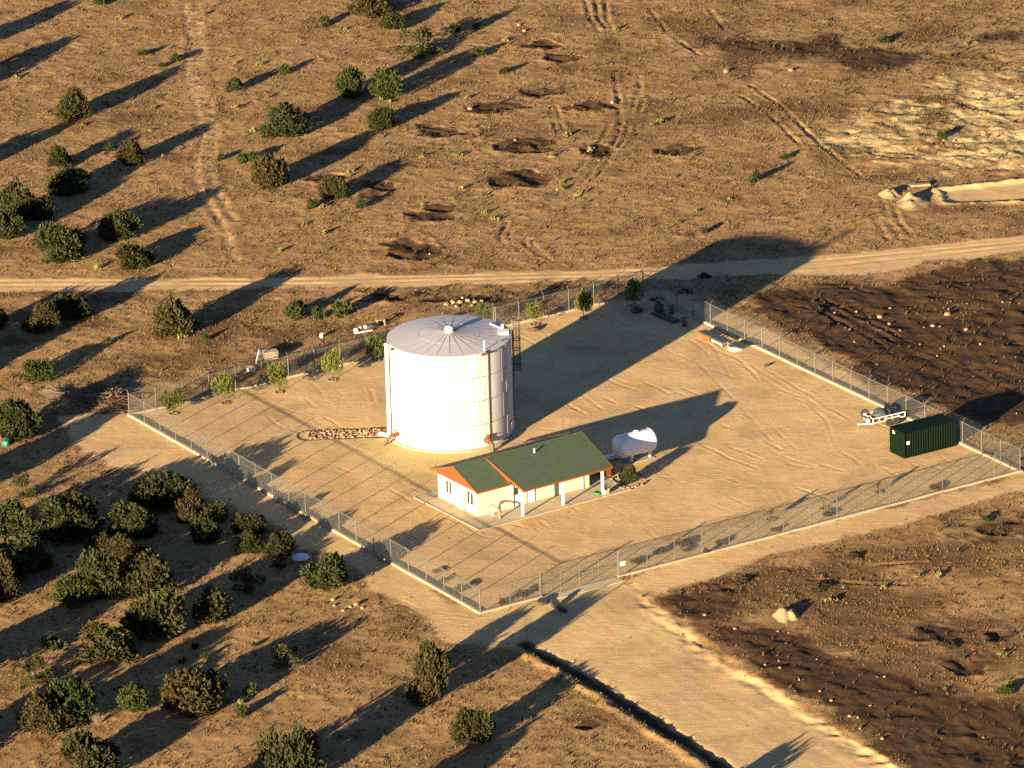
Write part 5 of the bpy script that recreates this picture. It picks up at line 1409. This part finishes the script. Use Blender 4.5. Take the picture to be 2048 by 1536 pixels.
q = at_tl(1.45, 2.0); tag(MB().lathe([(0.22, -0.12), (0.40, -0.12), (0.45, -0.06), (0.45, 0.06), (0.40, 0.12), (0.22, 0.12)], 22).build("loose_tyre", "rubber", None, True, (q[0], q[1], 1.0), (0.9, 0.2, 0)), "black tyre propped at the front of the trailer", "tyre")
q = at_tl(1.02, 0.75)
sp = thing("spare_wheel", "spare wheel with white hub on the trailer tongue", "wheel", (q[0], q[1], 0.75), math.radians(29))
MB().lathe([(0.18, -0.09), (0.33, -0.09), (0.36, -0.04), (0.36, 0.04), (0.33, 0.09), (0.18, 0.09)], 20, axis='y').build("tyre", "rubber", sp, True, None, (0, 0, -1.0))
MB().lathe([(0.2, -0.10), (0.2, 0.05), (0.02, 0.06)], 14, axis='y').build("hub", "white_paint", sp, True, None, (0, 0, -1.0))
q = at_tl(2.1, 0.55); tag(MB().box(-0.5, 0.5, -0.06, 0.06, 0, 0.1).build("red_jack_stand", "red_paint", None, False, (q[0], q[1], 0.56), 0.5), "red bar lying on the trailer beside the tarp bundle", "bar")

# ------------------------------------------------------------------ fence, kerb, gate
PH = 2.30
post_m = MB().tube([(0, 0, -0.1), (0, 0, PH)], 0.047, 8).mesh("post", "galvanised", True)
post_b = MB().tube([(0, 0, -0.1), (0, 0, PH + 0.06)], 0.060, 8).mesh("post", "galvanised", True)
arm_m = MB().add([(-0.02, 0, PH - 0.02), (0.02, 0, PH - 0.02), (0.02, 0.34, PH + 0.36), (-0.02, 0.34, PH + 0.36), (-0.02, -0.04, PH + 0.01), (0.02, -0.04, PH + 0.01), (0.02, 0.30, PH + 0.39), (-0.02, 0.30, PH + 0.39)],
                 [(0, 1, 2, 3), (7, 6, 5, 4), (0, 4, 5, 1), (1, 5, 6, 2), (2, 6, 7, 3), (3, 7, 4, 0)]).mesh("barb_arm", "galvanised")
def wire_mesh(L, z0, z1, pitch=0.085, rad=0.0028):
    """diamond fabric: straight wires both ways, three sided"""
    h = z1 - z0
    st = np.arange(-h, L, pitch)
    Vs = []
    for sgn in (1, -1):
        for s0 in st:
            a, b = max(s0, 0), min(s0 + h, L)
            if b - a < 0.02: continue
            za, zb = (a - s0), (b - s0)
            if sgn < 0: za, zb = h - za, h - zb
            Vs.append((a, za + z0, b, zb + z0, sgn))
    A = np.array(Vs); n = len(A)
    off = np.array([(0.0, 1.0), (0.866, -0.5), (-0.866, -0.5)]) * rad
    dx, dz = A[:, 2] - A[:, 0], A[:, 3] - A[:, 1]; l = np.hypot(dx, dz); nx, nz = -dz / l, dx / l
    V = np.zeros((n, 6, 3))
    for e, (cx, cz) in enumerate(((0, 1), (2, 3))):
        for k in range(3):
            V[:, e * 3 + k, 0] = A[:, cx] + nx * off[k, 0]; V[:, e * 3 + k, 2] = A[:, cz] + nz * off[k, 0]; V[:, e * 3 + k, 1] = off[k, 1] + A[:, 4] * rad * 1.2
    Fo = np.array([[0, 1, 4, 3], [1, 2, 5, 4], [2, 0, 3, 5]])
    F = (Fo[None] + (np.arange(n) * 6)[:, None, None]).reshape(-1, 4)
    return np_mesh("wire_fabric", V.reshape(-1, 3), F, "wire")
def fence_run(p0, p1, label, n=None, s_from=0.0, s_to=None, end_posts=(True, True)):
    e = p1 - p0; L = np.linalg.norm(e); ang = math.atan2(e[1], e[0])
    s_to = L if s_to is None else s_to
    t = thing("chain_link_fence", label, "fence", (p0[0], p0[1], 0), ang)
    n = n or max(2, round((s_to - s_from) / 3.05))
    outward = 1 if np.cross(np.array([*e, 0]), np.array([*(FN + FS) / 2 - p0, 0]))[2] < 0 else -1
    for k in range(n + 1):
        if (k == 0 and not end_posts[0]) or (k == n and not end_posts[1]): continue
        s = s_from + (s_to - s_from) * k / n
        p = link("post", post_b if k in (0, n) or k % 7 == 0 else post_m, t, (s, 0, 0))
        a = link("barb_arm", arm_m, p); a.scale = (1, outward, 1)
    MB().tube([(s_from, 0, PH - 0.02), (s_to, 0, PH - 0.02)], 0.034, 6).build("top_rail", "galvanised", t)
    link("wire_fabric", wire_mesh(s_to - s_from, 0.19, PH - 0.03), t, (s_from, 0.045 * outward, 0))
    for q in range(3):
        MB().tube([(s_from, outward * (0.10 + 0.11 * q), PH + 0.10 + 0.12 * q), (s_to, outward * (0.10 + 0.11 * q), PH + 0.10 + 0.12 * q)], 0.0032, 4).build("barbed_wire", "wire", t)
    return t
def kerb_run(p0, p1, label, s_from, s_to, seed):
    e = p1 - p0; ang = math.atan2(e[1], e[0])
    r = random.Random(seed); n = int((s_to - s_from) / 1.5); mb = MB(); V = []; F = []
    for k in range(n + 1):
        s = s_from + (s_to - s_from) * k / n
        w = 0.17 + r.uniform(-0.012, 0.012); h = 0.19 + r.uniform(-0.02, 0.015)
        V += [(s, -w, -0.2), (s, -w, h - 0.03), (s, -w + 0.03, h), (s, w - 0.03, h), (s, w, h - 0.03), (s, w, -0.2)]
    for k in range(n):
        for i in range(5):
            F.append((6 * k + i + 1, 6 * k + i, 6 * k + 6 + i, 6 * k + 7 + i))
    F.append((5, 4, 3, 2, 1, 0)[::-1]); F.append(tuple(6 * n + i for i in range(6))[::-1])
    mb.add(V, F)
    o = mb.build("concrete_kerb", "concrete", None, False, (p0[0], p0[1], 0), ang)
    return tag(o, label, "kerb")
fence_run(FW, FN, "chain link fence behind the tank along the row of young trees")
fence_run(FW, FS, "long chain link fence beside the juniper thicket", end_posts=(False, False))
fence_run(FN, FEc, "chain link fence by the green container along the dark dug soil", end_posts=(False, True))
L_se = np.linalg.norm(FEc - FS); e_se = (FEc - FS) / L_se
g0 = float((px(1084, 1196)[:2] - FS) @ e_se); g1 = float((px(1240, 1156)[:2] - FS) @ e_se)
fence_run(FS, FEc, "short chain link fence between the near yard corner and the gate", s_from=0.0, s_to=g0 - 0.12, end_posts=(True, True))
fence_run(FS, FEc, "chain link fence running from the gate to the container corner", s_from=g1 + 0.12, s_to=L_se, end_posts=(True, False))
kerb_run(FW, FN, "concrete kerb under the fence behind the tank", 0.18, FLW - 0.18, 1)
kerb_run(FW, FS, "bright concrete kerb under the fence beside the juniper thicket", -0.18, FLH + 0.18, 2)
kerb_run(FN, FEc, "concrete kerb under the fence facing the dark dug soil", -0.18, FLH + 0.18, 3)
kerb_run(FS, FEc, "short concrete kerb between the near yard corner and the gate", 0.18, g0 + 0.1, 4)
kerb_run(FS, FEc, "concrete kerb under the fence running from the gate to the container corner", g1 - 0.1, L_se - 0.18, 5)
a_se = math.atan2(e_se[1], e_se[0])
gate = thing("double_gate", "double swing chain link gate facing the access road", "gate", (FS[0], FS[1], 0), a_se)
gm = (g0 + g1) / 2
for s in (g0, g1):
    p = MB().tube([(s, 0, -0.1), (s, 0, PH + 0.25)], 0.065, 10).build("gate_post", "galvanised", gate, True)
    MB().lathe([(0.07, PH + 0.25), (0.05, PH + 0.30), (0.01, PH + 0.31)], 10, (s, 0, 0)).build("post_cap", "galvanised", p, True)
for a, b in ((g0 + 0.10, gm - 0.04), (gm + 0.04, g1 - 0.10)):
    lf = MB()
    for z in (0.12, PH * 0.5, PH - 0.05): lf.tube([(a, 0, z), (b, 0, z)], 0.026, 6)
    for s in (a, (a + b) / 2, b): lf.tube([(s, 0, 0.12), (s, 0, PH - 0.05)], 0.03, 6)
    lo = lf.build("gate_leaf", "galvanised", gate)
    link("wire_fabric", wire_mesh(b - a, 0.14, PH - 0.07), lo, (a, 0.03, 0))
MB().tube([(gm, -0.05, 1.0), (gm, -0.05, 1.35)], 0.03, 6).build("gate_latch", "dark_iron", gate)
sg = FS + e_se * (g1 + 0.42); nse = np.array([e_se[1], -e_se[0]])
sgn = thing("fence_sign", "small white notice with grey print hung on the fence by the gate", "sign", (sg[0] + nse[0] * 0.07, sg[1] + nse[1] * 0.07, 1.28), a_se)
MB().box(-0.28, 0.28, -0.012, 0.0, -0.22, 0.22).build("sign_plate", "white_paint", sgn)
for k in range(4):
    MB().box(-0.22, 0.22 - 0.06 * (k % 2), -0.017, -0.013, 0.12 - 0.09 * k, 0.15 - 0.09 * k).build("print_line", "print_grey", sgn)
ap = MB(); ap.box(g0 + 0.1, g1 - 0.1, -1.15, 0.35, -0.2, 0.035)
structure(ap.build("gate_apron", "slab_concrete", None, False, (FS[0], FS[1], 0), a_se))
# old tyres by the gate
for k, (a, b, tilt) in enumerate([(1086, 1206, 0.2), (1110, 1214, 0.9), (1124, 1223, 0.35)]):
    p = px(a, b)
    tag(MB().lathe([(0.26, -0.14), (0.46, -0.14), (0.52, -0.07), (0.52, 0.07), (0.46, 0.14), (0.26, 0.14)], 22).build("old_tyre", "rubber", None, True, (p[0], p[1], float(ground_z(p[0], p[1])) + 0.16 + 0.25 * tilt), (tilt, 0.1 * k, 0.7 * k)),
        "black worn tyre lying on the dirt just outside the gate", "tyre", "old tyres outside the gate")

# ------------------------------------------------------------------ odds and ends
def gz(a, b, z=0.0):
    p = px(a, b); return (p[0], p[1], float(ground_z(p[0], p[1])) + z)
# stacked pallets and leaning post
pt = thing("pallet_stack", "stack of weathered grey pallets outside the fence", "pallets", gz(541, 716), 0.25)
for k in range(5):
    z = k * 0.16
    for q in range(6): MB().box(-0.72, 0.72, -0.55 + q * 0.19, -0.42 + q * 0.19, z + 0.11, z + 0.135).build("deck_board", "grey_board", pt)
    for y_ in (-0.5, 0.0, 0.45): MB().box(-0.72, 0.72, y_, y_ + 0.08, z + 0.02, z + 0.108).build("stringer", "grey_board", pt)
lp = gz(512, 728)
tag(MB().tube([(0, 0, 0), (0.35, 0.5, 1.35)], 0.09, 10).build("leaning_pipe", "blue_plastic", None, True, lp), "pale blue plastic pipe leaning among junk outside the fence", "pipe")
tag(link("black_bag", lump_mesh("black_bag", "tarp_black", 0.55, 0.5, 0.6, 5), None, gz(524, 712), 0.3), "black sack of junk beside the pallet stack", "sack")
jb = thing("scrap_tub", "low tub of reddish scrap outside the fence below the blue pipe", "tub", gz(503, 742), 0.3)
mb = MB(); mb.lathe([(0.40, 0.0), (0.55, 0.38), (0.50, 0.38), (0.37, 0.06)], 18); mb.build("tub", "propane_white", jb, True)
link("scrap", lump_mesh("scrap", "rusty_pipe", 0.45, 0.42, 0.35, 6), jb, (0, 0, 0.12))
tag(MB().lathe([(0.16, 0), (0.20, 0.42), (0.185, 0.42), (0.15, 0.04)], 16).build("white_bucket", "white_paint", None, True, gz(643, 675)), "white bucket standing in the grass outside the fence", "bucket")
bd = gz(727, 664)
tag(MB().box(-1.0, 1.0, -0.14, 0.14, 0.0, 0.10).build("white_plank", "white_paint", None, False, bd, 0.42), "white plank lying outside the fence left of the tank roof", "plank")
for k, (a, b) in enumerate([(712, 661), (720, 657), (731, 655)]):
    tag(link("white_sack", lump_mesh("white_sack", "white_paint", 0.30, 0.24, 0.22, 10 + k), None, gz(a, b), k), "white sack dumped behind the white plank", "sack", "white sacks by the plank")
tag(link("dark_sack", lump_mesh("dark_sack", "tarp_black", 0.8, 0.4, 0.35, 15), None, gz(748, 654), 0.4), "flat dark sheet heaped behind the white plank", "sheet")
st = thing("wood_stand", "pale open wooden box stand outside the fence beyond the tank", "stand", gz(761, 650), 0.2)
for x_ in (-0.38, 0.38):
    for y_ in (-0.3, 0.3): MB().box(x_ - 0.05, x_ + 0.05, y_ - 0.05, y_ + 0.05, 0, 0.62).build("leg", "limestone", st)
MB().box(-0.46, 0.46, -0.38, 0.38, 0.62, 0.68).build("top", "limestone", st)
# brush pile
bp = thing("brush_pile", "pile of dead brown branches at the yard corner", "brush pile", gz(205, 800))
r = random.Random(11)
for g, (m_, n_) in enumerate((("brown_brush", 260), ("dead_wood", 120))):
    mb = MB()
    for k in range(n_):
        cx, cy = r.gauss(0, 1.7), r.gauss(0, 2.2); zz = max(0.02, 1.0 - 0.28 * math.hypot(cx, cy)) * r.random()
        a = r.uniform(0, 6.28) if g == 0 else math.pi + r.uniform(-0.7, 0.5); L_ = r.uniform(0.6, 2.2); up = r.uniform(-0.1, 0.5)
        mb.tube([(cx, cy, zz), (cx + math.cos(a) * L_ * .5, cy + math.sin(a) * L_ * .5, zz + up * .6), (cx + math.cos(a + .3) * L_, cy + math.sin(a + .3) * L_, zz + up)], [0.035, 0.025, 0.008], 4, False)
    mb.build("branches", m_, bp)["kind"] = "stuff"
link("dead_leaves", crown_mesh("dead_leaves", "dry_leaf", 300, nl=9, per=90, ln=0.2, wd=0.05, brown=0.9, bvar=0.1, spread=0.6), bp, (0.3, 0.2, 0), 0, (2.0, 2.3, 0.42))
bp2 = thing("dead_branches", "fan of grey dead branches lying left of the brush pile", "branches", gz(110, 795), 0.4)
mb = MB()
for k in range(70):
    a = math.pi * 0.95 + r.uniform(-0.45, 0.45); L_ = r.uniform(1.2, 3.2); y_ = r.uniform(-0.8, 0.8)
    mb.tube([(1.5, y_, 0.1), (1.5 + math.cos(a) * L_ * .5, y_ + math.sin(a) * L_ * .5, r.uniform(.1, .5)), (1.5 + math.cos(a) * L_, y_ + math.sin(a) * L_, r.uniform(.05, .7))], [0.03, 0.02, 0.006], 4, False)
mb.build("branches", "dead_wood", bp2)["kind"] = "stuff"
# white disc in the thicket
wd = gz(601, 1116)
tag(MB().lathe([(0.80, 0.0), (0.84, 0.10), (0.80, 0.20), (0.55, 0.24), (0.05, 0.26)], 32).build("white_disc", "stock_tank", None, True, wd), "round white plastic lid lying between the junipers by the kerb", "lid")
# red and teal things at the left edge
tag(link("teal_tarp", lump_mesh("teal_tarp", "teal_plastic", 0.5, 0.6, 0.6, 21), None, gz(12, 890), 0.2), "teal plastic tarp bundle under the junipers near the brush pile", "tarp")
tag(MB().lathe([(0.22, 0), (0.24, 0.1), (0.24, 0.5), (0.12, 0.62), (0.06, 0.66)], 14).build("red_canister", "red_paint", None, True, gz(2, 884)), "red canister beside the teal tarp bundle", "canister")
# stored material in the tank shadow
gzb = gz(1331, 636)
bl = thing("pipe_bundle", "bundle of dark blue pipes lying in the tank shadow", "pipes", gzb, -0.96)
for k in range(7):
    MB().tube([(-1.9, -0.45 + 0.15 * k, 0.09), (1.9, -0.45 + 0.15 * k, 0.09)], 0.075, 8).build("pipe", "pipe_blue", bl, True)
for k in range(5):
    MB().tube([(-1.8, -0.3 + 0.15 * k, 0.23), (1.7, -0.3 + 0.15 * k, 0.23)], 0.075, 8).build("pipe", "pipe_blue", bl, True)
for a, b, lab in [(1343, 627, "dark drum standing at the kerb in the tank shadow"), (1369, 652, "dark drum with a wide lid in the tank shadow")]:
    d_ = thing("steel_drum", lab, "drum", gz(a, b))
    MB().lathe([(0.28, 0), (0.29, 0.02), (0.28, 0.28), (0.295, 0.30), (0.28, 0.32), (0.28, 0.58), (0.295, 0.6), (0.28, 0.62), (0.29, 0.86), (0.27, 0.88), (0.02, 0.88)], 20).build("barrel", "dark_iron", d_, True)
    MB().lathe([(0.40, 0.882), (0.42, 0.90), (0.42, 0.93), (0.05, 0.96)], 20).build("lid", "dark_iron", d_, True)
tag(link("black_heap", lump_mesh("black_heap", "tarp_black", 0.7, 0.8, 0.4, 31), None, gz(1274, 622), 0.1), "low dark heap of sheeting under the tree in the tank shadow", "heap")
tag(link("dark_sack", lump_mesh("dark_sack", "tarp_black", 0.5, 0.6, 0.8, 33), None, gz(1318, 622), 0.4), "dark upright sack behind the pipe bundle", "sack")
# orange rack with dark boards
rk = thing("board_rack", "stack of dark boards on an orange frame beside the kerb", "rack", gz(1428, 683), -1.0)
MB().box(-2.1, 2.1, -0.45, 0.45, 0.45, 0.62).build("boards", "tarp", rk)
MB().box(-2.1, -0.2, -0.475, -0.425, 0.12, 0.44).build("frame_panel", "orange_paint", rk)
for x_ in (-1.9, -0.3, 0.3, 1.9):
    for y_ in (-0.4, 0.4): MB().box(x_ - 0.06, x_ + 0.06, y_ - 0.06 + (0.04 if y_ < 0 else 0), y_ + 0.06, 0, 0.45).build("leg", "grey_board", rk)
MB().box(0.2, 2.0, -0.48, -0.43, 0.25, 0.36).build("frame_rail", "white_paint", rk)
tk = thing("stock_trough", "shallow pale rimmed trough with a dark cover near the orange rack", "trough", gz(1472, 697), -0.9)
MB().lathe([(0.72, 0.0), (0.86, 0.34), (0.80, 0.34), (0.68, 0.05)], 26).build("trough", "propane_white", tk, True)
MB().slab([(-0.7, -0.2, 0.42), (1.2, -0.5, 0.42), (1.3, 0.7, 0.46), (-0.5, 0.75, 0.46)], 0.05).build("cover", "tarp", tk)
tag(MB().box(-0.25, 0.25, -0.1, 0.1, 0, 0.22).build("dark_block", "dark_iron", None, False, gz(1533, 733), 0.5), "small dark block alone on the bare yard", "block")
tag(MB().box(-1.1, 1.1, -0.35, 0.35, 0.0, 0.22).build("stone_slab", "limestone", None, False, gz(1840, 372), 0.1), "long pale stone slab beside the scraped strip", "stone")
tag(link("rotten_log", lump_mesh("rotten_log", "brown_brush", 0.75, 0.4, 0.3, 40), None, gz(1066, 662), 0.3), "brown log section on the yard dirt beyond the ladder", "log")

for a, b, w, lab in [(195, 1448, 1.0, "bare grey twig bush beside a brown juniper on the lower slope"), (510, 1312, 0.8, "bare grey twig bush in the juniper shadow on the slope")]:
    t = thing("bare_bush", lab, "twigs", gz(a, b), w)
    t.scale = (w, w, w)
    link("branches", TWIG[1], t)
